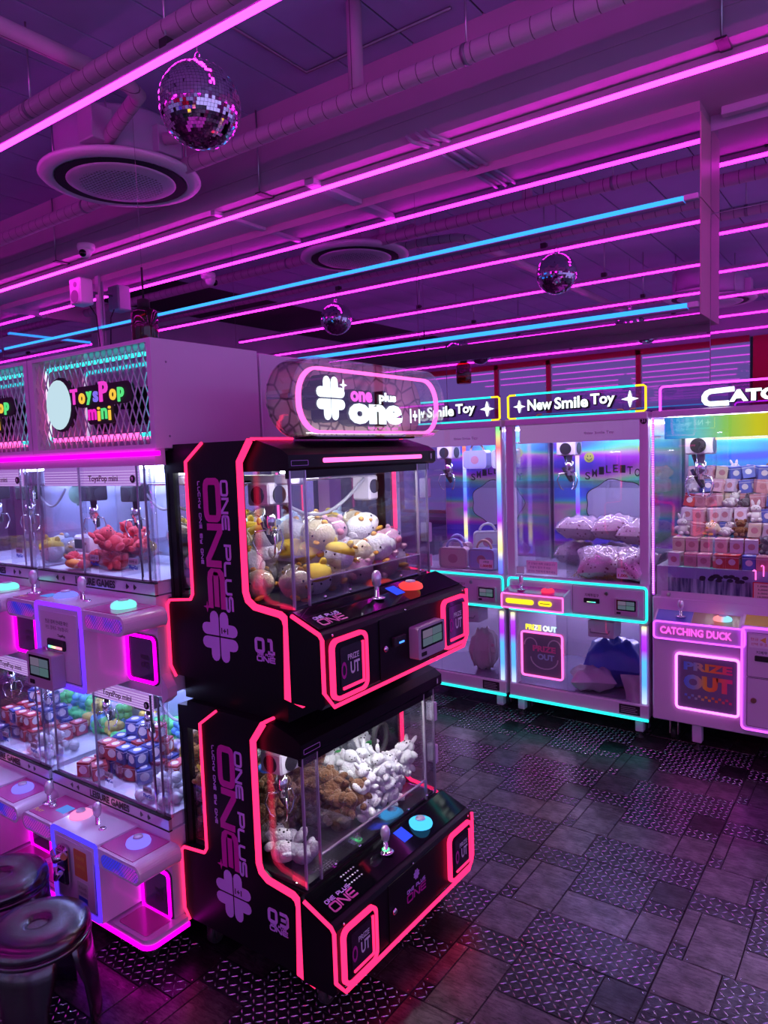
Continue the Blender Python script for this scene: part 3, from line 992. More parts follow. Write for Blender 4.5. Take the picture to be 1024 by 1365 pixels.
def disco(x, y, z, r, label):
    m = MB()
    core = MB()
    core.ball((x, y, z), r * 0.985, 32, 20)
    t = thing('disco_ball', label, 'disco ball', (x, y, z), 'mirrored disco balls')
    core.build('core', mat('disco_core', (0.06, 0.05, 0.07), 0.5), t)
    rows = 38
    rnd = random.Random(3)
    for i in range(rows):
        a0, a1 = -math.pi / 2 + math.pi * i / rows, -math.pi / 2 + math.pi * (i + 1) / rows
        am = (a0 + a1) / 2
        n = max(5, int(2 * rows * math.cos(am)))
        for q in range(n):
            b0, b1 = 2 * math.pi * q / n, 2 * math.pi * (q + 1) / n
            bm_ = (b0 + b1) / 2
            nrm = Vector((math.cos(am) * math.cos(bm_), math.cos(am) * math.sin(bm_), math.sin(am)))
            ue = Vector((-math.sin(bm_), math.cos(bm_), 0))
            ve = nrm.cross(ue)
            hu, hv = r * math.cos(am) * (b1 - b0) / 2 * 0.93, r * (a1 - a0) / 2 * 0.93
            ti, tj = rnd.gauss(0, 0.045), rnd.gauss(0, 0.045)
            c = Vector((x, y, z)) + nrm * r
            top = [c + ue * su * hu + ve * sv * hv + nrm * (su * ti * hu + sv * tj * hv) for su, sv in ((-1, -1), (1, -1), (1, 1), (-1, 1))]
            bot = [p - nrm * r * 0.02 for p in top]
            m.add(top + bot, [(0, 1, 2, 3), (0, 4, 5, 1), (1, 5, 6, 2), (2, 6, 7, 3), (3, 7, 4, 0)])
    m.build('mirror_tiles', mat('disco_mirror', (0.86, 0.82, 0.88), 0.03, 1.0), t, kind='stuff')
    part('cap', CHROME, t, lambda m: m.lathe([(.03, z + r - .005), (.03, z + r + .015), (.012, z + r + .02), (0, z + r + .02)], (x, y, 0), 14))
    part('hook', CHROME, t, lambda m: m.tube([(x + .018 * math.cos(a), y, z + r + .035 + .018 * math.sin(a)) for a in [i * math.pi / 6 for i in range(12)]], .003, 6, closed=True))
    part('hanging_wire', GREYM, t, lambda m: m.tube([(x, y, z + r + .05), (x, y, ZC)], .002, 5))
    return t
ball = disco(-2.80, 2.475, 3.335, 0.196, 'large mirrored disco ball hanging under the nearest pink tube')
for (x, y, z, lab) in ((-5.75, 2.30, 3.32, 'disco ball seen in the mirror at left, beside the mirrored air conditioner'), (-3.13, -0.98, 3.33, 'disco ball at right in the mirror, cut in two by the lower blue tube'),
                       (-6.03, -1.2, 3.33, 'disco ball at left in the mirror, half hidden by the lower blue tube')):
    c = copy_tree(ball)
    c.location = (x, y, z)
    c['label'] = lab

# ceiling camera, speaker, pendant, exit sign
t = thing('security_camera', 'small white dome security camera beside the soffit tube at left', 'camera', (-6.15, 4.05, ZS + .06))
part('mount', PLAINW, t, lambda m: m.lathe([(.075, ZS + .07), (.08, ZS + .05), (.075, ZS + .02), (.05, ZS + .0)], (-6.15, 3.985, 0), 20))
part('eyeball', PLAINW, t, lambda m: m.ball((-6.14, 3.965, ZS - .005), .058, 16, 10))
part('lens', BLACKG, t, lambda m: m.ball((-6.115, 3.925, ZS - .025), .034, 12, 8))

t = thing('wall_speaker', 'small white wall speaker on the trim post under the soffit', 'speaker', (-7.05, 4.50, 3.44))
part('cabinet', PLAINW, t, lambda m: m.cbox(-7.15, -6.95, 4.40, 4.56, 3.29, 3.56, .015))
part('woofer', mat('speaker_grey', (0.35, 0.3, 0.36), 0.5), t, lambda m: m.lathe([(.065, 4.395), (.065, 4.40), (0, 4.392)], (-7.05, 0, 3.37), 20, 'y'))
part('tweeter', mat('speaker_grey'), t, lambda m: m.lathe([(.028, 4.395), (.028, 4.40), (0, 4.393)], (-7.03, 0, 3.49), 16, 'y'))
part('bracket', GREYM, t, lambda m: m.tube([(-7.06, 4.56, 3.45), (-7.065, 4.62, 3.45), (-7.07, 4.677, 3.45)], .012, 6))
part('cable', RUBBER, t, lambda m: m.tube([(-7.04, 4.56, 3.30), (-7.02, 4.62, 3.2), (-7.025, 4.66, 2.6)], .006, 6))

PX, PY = -4.03, 3.0
t = thing('pendant_lamp', 'brown glass bottle pendant with black cap hanging above the left machines', 'pendant', (PX, PY, 2.38))
part('bottle', glass('amber_glass', (0.35, 0.06, 0.025), 0.06, 0.5), t, lambda m: m.lathe([(.075, 2.385), (.084, 2.40), (.084, 2.585), (.075, 2.605), (.032, 2.622), (.032, 2.63)], (PX, PY, 0), 24))
part('cap', BLACKM, t, lambda m: m.lathe([(.04, 2.618), (.04, 2.672), (.012, 2.682)], (PX, PY, 0), 18))
part('stem', BLACKM, t, lambda m: m.tube([(PX, PY, 2.68), (PX, PY, 2.88)], .007, 6))
part('hanging_wire', GREYM, t, lambda m: m.tube([(PX, PY, 2.88), (PX, PY, ZC)], .0015, 5))
for z in (2.57, 2.42):
    part('filament', emit('amber_filament', (1.0, 0.10, 0.02), 0.4), t, lambda m: m.tube([(PX - .05, PY - .03, z), (PX, PY - .045, z - .01), (PX + .05, PY - .03, z + .004)], .003, 6))
t = thing('exit_sign', 'small green exit sign near the ceiling seen in the mirror', 'exit sign', (-7.1, -5.0, 3.86))
part('case', BLACKM, t, lambda m: m.cbox(-7.28, -6.95, -5.02, -4.97, 3.78, 3.94, .006))
part('lit_face', emit('exit_green', (0.02, 0.8, 0.25), 1.2), t, lambda m: m.poly('K', -4.969, rrect(6.98, 7.25, 3.80, 3.92, .006), .002))
part('hanger', STEEL, t, lambda m: m.tube([(-7.1, -5.0, 3.94), (-7.1, -5.0, ZC)], .008, 6))

# ------------------------------------------------------------------ black stacked claw machines (front faces +X)
BX0, BXF, BYL, BYR = -1.912, -1.25, 1.45, 2.21

def prize_window(parent, plane, off, x0, x1, z0, z1, neon, inner=True, text=True, dark=BLACKG, flip=1):
    d = (lambda k: off + k) if plane == 'R' else (lambda k: off - k)
    r = 0.022
    bez = part('prize_out_frame', dark, parent, lambda m: m.poly(plane, d(0), rrect(x0 + .006, x1 - .006, z0 + .006, z1 - .006, r), .010))
    part('neon_ring', neon, bez, lambda m: m.ribbon(plane, d(0), rrect(x0, x1, z0, z1, r), .010, .014, True))
    w, h = x1 - x0, z1 - z0
    a0, a1, b0, b1 = x0 + w * .2, x1 - w * .16, z0 + h * .17, z1 - h * .15
    part('flap_window', mat('flap_smoked', (0.02, 0.012, 0.025), 0.08, coat=0.5), bez, lambda m: m.poly(plane, d(.010), rrect(a0, a1, b0, b1, .004, 2), .002))
    if inner:
        part('inner_neon', neon, bez, lambda m: m.ribbon(plane, d(.010), [(a1 + w * .04, b1), (a1 + w * .04, b0 - h * .03), (a0 + w * .06, b0 - h * .03)], .008, .004))
    if text:
        letter('lettering', DECALW, bez, plane, d(.012), 'PRIZE', (a0 + a1) / 2 + w * .06, b1 - h * .2, w * .34, h * .10, thick=.0006, bold=.02)
        letter('lettering', DECALW, bez, plane, d(.012), 'UT', (a0 + a1) / 2 + w * .10, b1 - h * .40, w * .28, h * .22, thick=.0006, bold=.03)
        letter('lettering', DECALM, bez, plane, d(.012), 'O', a0 + w * .09, b1 - h * .40, w * .16, h * .30, thick=.0006, bold=.03)
    return bez

def black_unit(zb, number, label, top_sign, terminal):
    t = thing('claw_machine', label, 'claw machine', (-1.6, 1.83, zb if not top_sign else zb), 'black stacked claw machines')
    W = lambda w: zb + w
    # lower body and console
    part('cabinet_base', BLACK, t, lambda m: m.box(BX0, -1.375, 1.466, 2.194, W(0), W(.25)))
    prof = [(-1.375, W(.256)), (-1.268, W(.214)), (-1.256, W(.205)), (-1.25, W(.192)), (-1.25, W(.015)), (-1.262, W(.0)), (-1.375, W(.0))]
    con = part('console', BLACK, t, lambda m: m.prism(prof, 'y', 1.436, 2.218))
    topp = [(-1.365, W(.253)), (-1.365, W(.2575)), (-1.268, W(.2195)), (-1.272, W(.214))]
    part('console_top', BLACKG, con, lambda m: m.prism(topp, 'y', 1.446, 2.208))
    def outline(m):
        s = .008
        p = [(-1.358, 1.434, W(.250)), (-1.258, 1.432, W(.209)), (-1.248, 1.432, W(.195)), (-1.248, 1.432, W(.05)), (-1.246, 1.470, W(.002)), (-1.246, 2.185, W(.002)), (-1.248, 2.218, W(.04)), (-1.248, 2.218, W(.20))]
        m.tube(p, .006, 6)
    part('console_neon', HOTPINK, con, outline)
    # side panels with the lettering
    sp = [(-1.914, W(.238)), (-1.914, W(.025)), (-1.890, W(0)), (-1.41, W(0)), (-1.395, W(.02)), (-1.387, W(.22)), (-1.398, W(.245)), (-1.51, W(.258)), (-1.538, W(.275)), (-1.548, W(.30)), (-1.548, W(.675)), (-1.50, W(.738)),
          (-1.705, W(.738)), (-1.785, W(.68)), (-1.785, W(.270)), (-1.80, W(.252)), (-1.90, W(.252))]
    pnl = None
    for side, ya, yb in ((0, BYL, 1.463), (1, 2.197, BYR)):
        p = part('side_panel', BLACK, t, lambda m: m.prism(sp, 'y', ya, yb))
        pl, off = ('F', BYL) if side == 0 else ('K', BYR)
        sg = 1 if side == 0 else -1
        front = [(-1.50, .738), (-1.546, .677), (-1.546, .300), (-1.537, .275), (-1.51, .258), (-1.41, .246), (-1.394, .236), (-1.388, .215), (-1.396, .012), (-1.335, .0)]
        back = [(-1.705, .738), (-1.785, .682), (-1.785, .272), (-1.797, .254), (-1.90, .243), (-1.912, .228), (-1.912, .028), (-1.888, -.005)]
        part('edge_neon', HOTPINK, p, lambda m: m.ribbon(pl, off, [(sg * a, W(b)) for a, b in front], .017, .010))
        part('edge_neon', HOTPINK, p, lambda m: m.ribbon(pl, off, [(sg * a, W(b)) for a, b in back], .0075, .006))
        if side == 0:
            pnl = p
    R = -math.pi / 2
    mb = MB()
    strokes(mb, 'F', BYL, 'ONE', -1.704, W(.622), .112, .056, .025, .021, .0012, R)
    star4(mb, 'F', BYL, -1.722, W(.238), .017)
    mb.build('big_lettering', DECALM, pnl)
    mb = MB()
    strokes(mb, 'F', BYL, 'ONE PLUS', -1.634, W(.622), .0415, .026, .0105, .0075, .0012, R)
    mb.build('lettering', DECALP, pnl)
    mb = MB()
    clover(mb, 'F', BYL, -1.672, W(.150), .078)
    mb.build('clover_print', DECALP, pnl)
    mb = MB()
    strokes(mb, 'F', BYL, number, -1.518, W(.128), .030, .036, .015, .010, .0012)
    strokes(mb, 'F', BYL, 'ONE', -1.515, W(.100), .020, .013, .006, .004, .0012)
    strokes(mb, 'F', BYL, 'ONE PLUS', -1.512, W(.1165), .0060, .006, .0025, .0016, .0012)
    mb.build('number_print', DECALP, pnl)
    mb = MB()
    strokes(mb, 'F', BYL, 'LUCKY ONE BY ONE', -1.737, W(.622), .0125, .009, .0045, .0022, .0012, R)
    mb.build('tagline_print', DECALP, pnl)
    part('clover_mark', DECALK, pnl, lambda m: put_text(m, 'F', BYL - .0014, '1+1', -1.648, W(.170), .030, .018, .0004, .04))
    # glass box
    gx = -1.385
    for nm, f in (('glass_pane', lambda m: m.box(-1.90, gx, 1.474, 1.478, W(.262), W(.648))), ('glass_pane', lambda m: m.box(-1.90, gx, 2.182, 2.186, W(.262), W(.648))), ('glass_pane', lambda m: m.box(gx - .004, gx, 1.478, 2.182, W(.262), W(.648)))):
        part(nm, GLASS, t, f)
    for y in (1.474, 2.122):
        def post(m):
            yy = (y, y + .064)
            m.box(gx, gx + .006, yy[0], yy[1], W(.256), W(.648))
            ys = yy[0] if y < 1.6 else yy[1]
            m.box(gx - .05, gx + .006, ys - .003, ys + .003, W(.256), W(.648))
        cpst = part('corner_post', ACRYL, t, post)
        for ye in (y, y + .064):
            part('post_edge', AEDGE, cpst, lambda m: m.box(gx - .001, gx + .008, ye - .0022, ye + .0022, W(.256), W(.648)))
    lip = part('front_lip', ACRYL, t, lambda m: m.box(gx + .002, gx + .008, 1.54, 2.12, W(.262), W(.33)))
    part('lip_edge', AEDGE, lip, lambda m: m.box(gx + .001, gx + .009, 1.54, 2.12, W(.3285), W(.3315)))
    for y in (1.60, 1.72, 1.86, 2.0, 2.12):
        part('lip_screw', CHROME, t, lambda m: m.lathe([(.006, gx + .008), (.005, gx + .012), (0, gx + .013)], (0, y, W(.272)), 8, 'x'))
    for z in (.56, .40):
        part('hinge', WHITE2, t, lambda m: m.cbox(gx - .03, gx + .010, 2.188, 2.206, W(z - .035), W(z + .035), .003))
    back = part('back_wall', BLACK, t, lambda m: m.box(BX0, -1.900, 1.466, 2.194, W(.25), W(.66)))
    for a, b in ((1.50, 1.70), (1.74, 1.93), (1.97, 2.16)):
        part('back_mirror', MIRROR2, back, lambda m: m.box(-1.900, -1.896, a, b, W(.27), W(.64)))
    part('back_neon', SOFTPINK, back, lambda m: m.box(-1.897, -1.891, 1.952, 1.958, W(.28), W(.63)))
    part('rear_post', BLACK, t, lambda m: m.box(-1.912, -1.875, 1.468, 1.49, W(.25), W(.65)))
    part('cabinet_bed', mat('cabinet_bed_dark', (0.03, 0.028, 0.035), 0.4), t, lambda m: m.box(-1.90, gx - .004, 1.478, 2.182, W(.250), W(.262)))
    # header
    hp = [(-1.912, W(.648)), (-1.382, W(.648)), (-1.372, W(.656)), (-1.372, W(.692)), (-1.40, W(.710)), (-1.495, W(.738)), (-1.862, W(.738)), (-1.864, W(.722)), (-1.912, W(.718))]
    hd = part('header', BLACK, t, lambda m: m.prism(hp, 'y', 1.464, 2.236))
    part('light_strip', CABW, hd, lambda m: m.box(-1.44, -1.415, 1.50, 2.16, W(.641), W(.648)))
    part('light_strip', CABW, hd, lambda m: m.box(-1.885, -1.86, 1.50, 2.16, W(.641), W(.648)))
    part('header_lip', BLACK, hd, lambda m: m.box(-1.392, -1.380, 1.47, 2.20, W(.626), W(.648)))
    if top_sign:
        part('header_bar', SOFTPINK, hd, lambda m: m.poly('R', -1.372, rrect(1.61, 2.14, W(.667), W(.681), .006, 3), .004))
    part('number_badge', [DECALK, DECALW], hd, lambda m: (m.poly('R', -1.372, [(2.205 + .012 * math.cos(a), W(.674) + .016 * math.sin(a)) for a in [i * math.pi / 8 for i in range(16)]], .001), put_text(m, 'R', -1.371, '1', 2.205, W(.674), .006, .018, .0006, .03, mi=1)))
    part('header_plate', DECALP, hd, lambda m: m.ribbon('R', -1.372, rrect(1.475, 1.545, W(.662), W(.676), .001, 1), .0012, .001, True))
    part('top_edge_neon', HOTPINK, hd, lambda m: m.tube([(-1.50, 1.45, W(.741)), (-1.498, 1.62, W(.741))], .0055, 6))
    if not top_sign:
        part('neck', BLACK, t, lambda m: m.box(-1.90, -1.44, 1.49, 2.17, W(.738), W(.8245)))
    # console fittings on the front
    prize_window(con, 'R', BXF, 1.464, 1.614, W(.022), W(.184), HOTPINK)
    prize_window(con, 'R', BXF, 2.048, 2.198, W(.022), W(.184), HOTPINK)
    part('service_door', BLACK, con, lambda m: m.poly('R', BXF, rrect(1.69, 1.96, W(.012), W(.196), .003, 2), .003))
    part('lock', CHROME, con, lambda m: m.lathe([(.010, 0), (.010, .006), (.006, .009), (0, .009)], (BXF + .003, 1.714, W(.105)), 14, 'x'))
    for y in (1.475, 1.83, 2.19):
        part('screw', CHROME, con, lambda m: m.lathe([(.0045, 0), (.003, .003), (0, .0035)], (BXF + .001, y, W(.200)), 8, 'x'))
    if terminal:
        card_terminal(con, 'R', BXF + .003, 1.845, 2.005, W(.040), W(.142), .035)
        part('bill_slot', BLACKM, con, lambda m: m.cbox(BXF, BXF + .014, 1.752, 1.815, W(.100), W(.130), .003))
        part('slot_light', emit('slot_blue', (0.05, 0.2, 1.0), 2.0), con, lambda m: m.box(BXF + .014, BXF + .016, 1.775, 1.800, W(.108), W(.113)))
    else:
        def lg(m):
            clover(m, 'R', BXF + .003, 1.845, W(.158), .016)
            strokes(m, 'R', BXF + .003, 'ONE PLUS', 1.79, W(.117), .010, .010, .004, .0025)
        part('door_logo', DECALP, con, lg)
        part('door_logo', DECALM, con, lambda m: strokes(m, 'R', BXF + .003, 'ONE', 1.79, W(.088), .030, .022, .009, .005))
    # console top fittings (the top slopes down to the front)
    zt = lambda x: W(.2575) - (x + 1.365) * .39
    sl = math.atan(.39)
    part('blue_display', SCREENB, con, lambda m: m.add([(-1.352, 1.868, zt(-1.352) + .001), (-1.305, 1.868, zt(-1.305) + .001), (-1.305, 1.918, zt(-1.305) + .001), (-1.352, 1.918, zt(-1.352) + .001)], [(0, 1, 2, 3)]))
    joystick(con, -1.322, 1.785, zt(-1.322) - .002)
    if terminal:
        dome_button(con, -1.318, 1.968, zt(-1.318), emit_ramp('button_red_green', [(0, (1, .05, .06)), (.55, (1, .08, .10)), (.8, (.9, .5, .1)), (1, (.1, .8, .3))], 1, .10, .20, .9), .042)
    else:
        dome_button(con, -1.318, 1.985, zt(-1.318), emit('button_blue', (.06, .45, 1.0), 1.2), .042)
        part('joystick_glow', emit('joystick_green', (.1, 1, .3), 1.5), con, lambda m: m.lathe([(.012, 0), (.012, .002)], (-1.322, 1.785, zt(-1.322) + .006), 12))
        def speaker_dots(m):
            for i in range(6):
                for j in range(3):
                    x, y = -1.345 + j * .016, 1.585 + i * .012
                    m.lathe([(.0034, 0), (.0034, .001)], (x, y, zt(x)), 6)
        part('speaker_perforation', PLAINW, con, speaker_dots, kind='stuff')
    def toplogo(m):
        mm = MB()
        strokes(mm, 'T', 0, 'ONE', 0, 0, .030, .024, .008, .005)
        strokes(mm, 'T', 0, 'ONE PLUS', 0, .030, .010, .010, .004, .0025, mi=1)
        m.add([(-1.278 - y, 1.475 + x, zt(-1.278 - y) + z + .0005) for x, y, z in mm.v], mm.f)
        m.m[-len(mm.f):] = mm.m
    part('console_logo', [DECALM, DECALP], con, toplogo)
    # claw gear
    rail = part('gantry_rail', CHROME, t, lambda m: m.tube([(-1.62, 1.485, W(.612)), (-1.62, 2.178, W(.612))], .007, 8))
    part('gantry_beam', WHITE2, t, lambda m: m.cbox(-1.88, -1.42, 1.555, 1.585, W(.605), W(.635), .004))
    claw_unit(t, -1.555, 1.565, W(.612), 0.9)
    part('gantry_motor', WHITE2, t, lambda m: m.cbox(-1.66, -1.58, 2.11, 2.165, W(.52), W(.61), .006))
    part('motor_fan', BLACKM, t, lambda m: m.lathe([(.026, 0), (.026, .004)], (-1.58, 2.138, W(.57)), 14, 'x'))
    part('cable_loop', mat('grey_cable', (0.35, 0.33, 0.38), 0.4), t, lambda m: m.tube([(-1.60, 1.585 + .52 * q, W(.60) - .11 * math.sin(q * math.pi)) for q in [i / 12 for i in range(13)]], .006, 6))
    if not top_sign:
        part('cable_loop', RUBBER, t, lambda m: m.tube([(-1.57, 2.11 + .04 * math.sin(a), W(.50) - .045 + .055 * math.cos(a)) for a in [i * 2 * math.pi / 14 for i in range(14)]], .010, 8, closed=True))
    # prize chute
    part('chute_pane', ACRYL, t, lambda m: m.box(-1.60, gx - .01, 1.700, 1.704, W(.262), W(.37)))
    part('chute_pane', ACRYL, t, lambda m: m.box(-1.604, -1.600, 1.485, 1.704, W(.262), W(.37)))
    if not top_sign:
        for x, y in ((-1.36, 1.52), (-1.85, 1.52), (-1.36, 2.14), (-1.85, 2.14)):
            caster(t, x, y, zb)
    return t

up_m = black_unit(.935, '01', 'black claw machine 01, upper of the stack, under the oval lit sign', True, True)
lo_m = black_unit(.110, '03', 'black claw machine 03, lower of the stack, standing on the floor', False, False)

# oval sign on the upper machine
zs0, zs1, ys0, ys1 = 1.636, 1.905, 1.495, 2.31
sign = thing('machine_sign', 'oval clear sign with pink neon and a lit four leaf clover on the black machine', 'sign', (-1.43, 1.9, 1.673))
st = rrect(ys0, ys1, zs0 + .044, zs1, .114, 10)
sto = rrect(ys0 + .01, ys1 - .01, zs0 + .037, zs1, .114, 10)
STONE_REFL = mat('painted_stone_reflection', (.55, .50, .42), .25, coat=.4)  # reflected stonework painted into the back plate colour
_nt = STONE_REFL.node_tree
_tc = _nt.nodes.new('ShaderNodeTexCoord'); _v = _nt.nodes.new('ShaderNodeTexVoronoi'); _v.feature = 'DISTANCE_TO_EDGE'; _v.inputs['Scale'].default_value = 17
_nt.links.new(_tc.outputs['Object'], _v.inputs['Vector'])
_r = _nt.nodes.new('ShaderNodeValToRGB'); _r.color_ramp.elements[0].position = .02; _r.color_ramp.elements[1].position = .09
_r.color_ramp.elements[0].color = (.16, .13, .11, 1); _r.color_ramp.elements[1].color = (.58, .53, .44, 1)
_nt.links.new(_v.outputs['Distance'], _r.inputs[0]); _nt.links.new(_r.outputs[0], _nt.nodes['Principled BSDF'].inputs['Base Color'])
part('back_plate', STONE_REFL, sign, lambda m: m.poly('R', -1.48, st, .005))
part('front_plate', GLASS, sign, lambda m: m.poly('R', -1.376, st, .004))
part('acrylic_rim', ACRYL, sign, lambda m: m.ribbon('R', -1.475, st, .006, .099, True))
part('sign_light_strip', emit('sign_white_strip', (1.0, .92, .85), 2.0), sign, lambda m: m.box(-1.46, -1.44, 1.64, 2.16, 1.690, 1.694))
part('neon_ring', SOFTPINK, sign, lambda m: m.ribbon('R', -1.394, rrect(1.532, 2.275, 1.692, 1.877, .085, 10), .009, .014, True))
part('sign_foot', BLACK, sign, lambda m: m.cbox(-1.49, -1.42, 1.62, 2.18, 1.674, 1.682, .003))
part('clover_letter', BLACKM, sign, lambda m: clover(m, 'R', -1.461, 1.703, 1.795, .072, .05, gap=0.0))
part('clover_face', LITWHITE, sign, lambda m: clover(m, 'R', -1.410, 1.703, 1.795, .066, .002, gap=.035))
part('spark', LITWHITE, sign, lambda m: star4(m, 'R', -1.410, 1.765, 1.838, .018, .002))
for body, cxx, czz, w, h, mt, bl in (('one', 1.855, 1.806, .115, .034, LITPINK, .05), ('plus', 2.00, 1.806, .10, .038, LITWHITE, .05), ('one', 1.935, 1.752, .30, .066, LITWHITE, .07)):
    bk = MB()
    put_text(bk, 'R', -1.456, body, cxx, czz, w + .014, h + .012, .044, bl + .03)
    o = bk.build('letter_block', BLACKM, sign)
    part('lit_lettering', mt, o, lambda m: put_text(m, 'R', -1.410, body, cxx, czz, w, h, .002, bl))
part('tagline', LITPINK, sign, lambda m: put_text(m, 'R', -1.410, 'lucky one by one', 1.97, 1.706, .17, .014, .002, .01))
part('badge_lettering', LITWHITE, sign, lambda m: put_text(m, 'R', -1.410, '1+1', 2.165, 1.752, .065, .05, .002, .04))

# ------------------------------------------------------------------ white stacked machines with the mesh headers (front faces -Y)
TX0, TX1, TYF, TYB = -2.612, -1.917, 1.42, 1.84
TC = (TX0 + TX1) / 2
GRILLE = mat('expanded_metal', (0.62, 0.54, 0.66), 0.35, 0.4)
LEDBLUE = emit_ramp('coin_box_led', [(0, (.10, .01, 1)), (.35, (.05, .03, 1)), (.5, (.5, .01, 1)), (.65, (.05, .03, 1)), (1, (.2, .02, 1))], 2, 0, 1.2, 1.3)
SPKMAT = None

def lattice_mat():
    m = emit('speaker_lattice_glow', (1, 1, 1), 0.55)
    nt = m.node_tree
    e = [n for n in nt.nodes if n.type == 'EMISSION'][0]
    tc = nt.nodes.new('ShaderNodeTexCoord')
    mp = nt.nodes.new('ShaderNodeMapping'); mp.inputs['Rotation'].default_value = (0, math.radians(45), 0); mp.inputs['Scale'].default_value = (110, 110, 110)
    nt.links.new(tc.outputs['Object'], mp.inputs[0])
    sp = nt.nodes.new('ShaderNodeSeparateXYZ'); nt.links.new(mp.outputs[0], sp.inputs[0])
    outs = []
    for k in (0, 2):
        f = nt.nodes.new('ShaderNodeMath'); f.operation = 'FRACT'; nt.links.new(sp.outputs[k], f.inputs[0])
        g = nt.nodes.new('ShaderNodeMath'); g.operation = 'GREATER_THAN'; g.inputs[1].default_value = 0.22; nt.links.new(f.outputs[0], g.inputs[0])
        outs.append(g)
    mu = nt.nodes.new('ShaderNodeMath'); mu.operation = 'MULTIPLY'
    nt.links.new(outs[0].outputs[0], mu.inputs[0]); nt.links.new(outs[1].outputs[0], mu.inputs[1])
    n = nt.nodes.new('ShaderNodeTexNoise'); n.inputs['Scale'].default_value = 9; nt.links.new(tc.outputs['Object'], n.inputs['Vector'])
    r = nt.nodes.new('ShaderNodeValToRGB')
    r.color_ramp.elements[0].position = .42; r.color_ramp.elements[1].position = .62
    r.color_ramp.elements[0].color = (.045, .03, .95, 1); r.color_ramp.elements[1].color = (.62, .03, .62, 1)
    nt.links.new(n.outputs['Fac'], r.inputs[0])
    mx = nt.nodes.new('ShaderNodeMixRGB'); mx.inputs[1].default_value = (.06, .04, .25, 1)
    nt.links.new(mu.outputs[0], mx.inputs[0]); nt.links.new(r.outputs[0], mx.inputs[2])
    nt.links.new(mx.outputs[0], e.inputs[0])
    return m
SPKMAT = lattice_mat()
BTN = [emit_ramp('button_blue_green', [(0, (.12, .15, 1)), (.5, (.2, .2, 1)), (.8, (.2, .8, .7)), (1, (.2, 1, .5))], 0, -.30, .30, .9),
       emit('button_violet', (.22, .16, 1.0), .9), emit_ramp('button_pink_cyan', [(0, (1, .25, .6)), (.4, (.3, .3, 1)), (1, (.2, .9, .8))], 0, .14, .30, .9), emit('button_green', (.15, 1.0, .35), .8), emit('button_coral', (1.0, .18, .22), .8)]

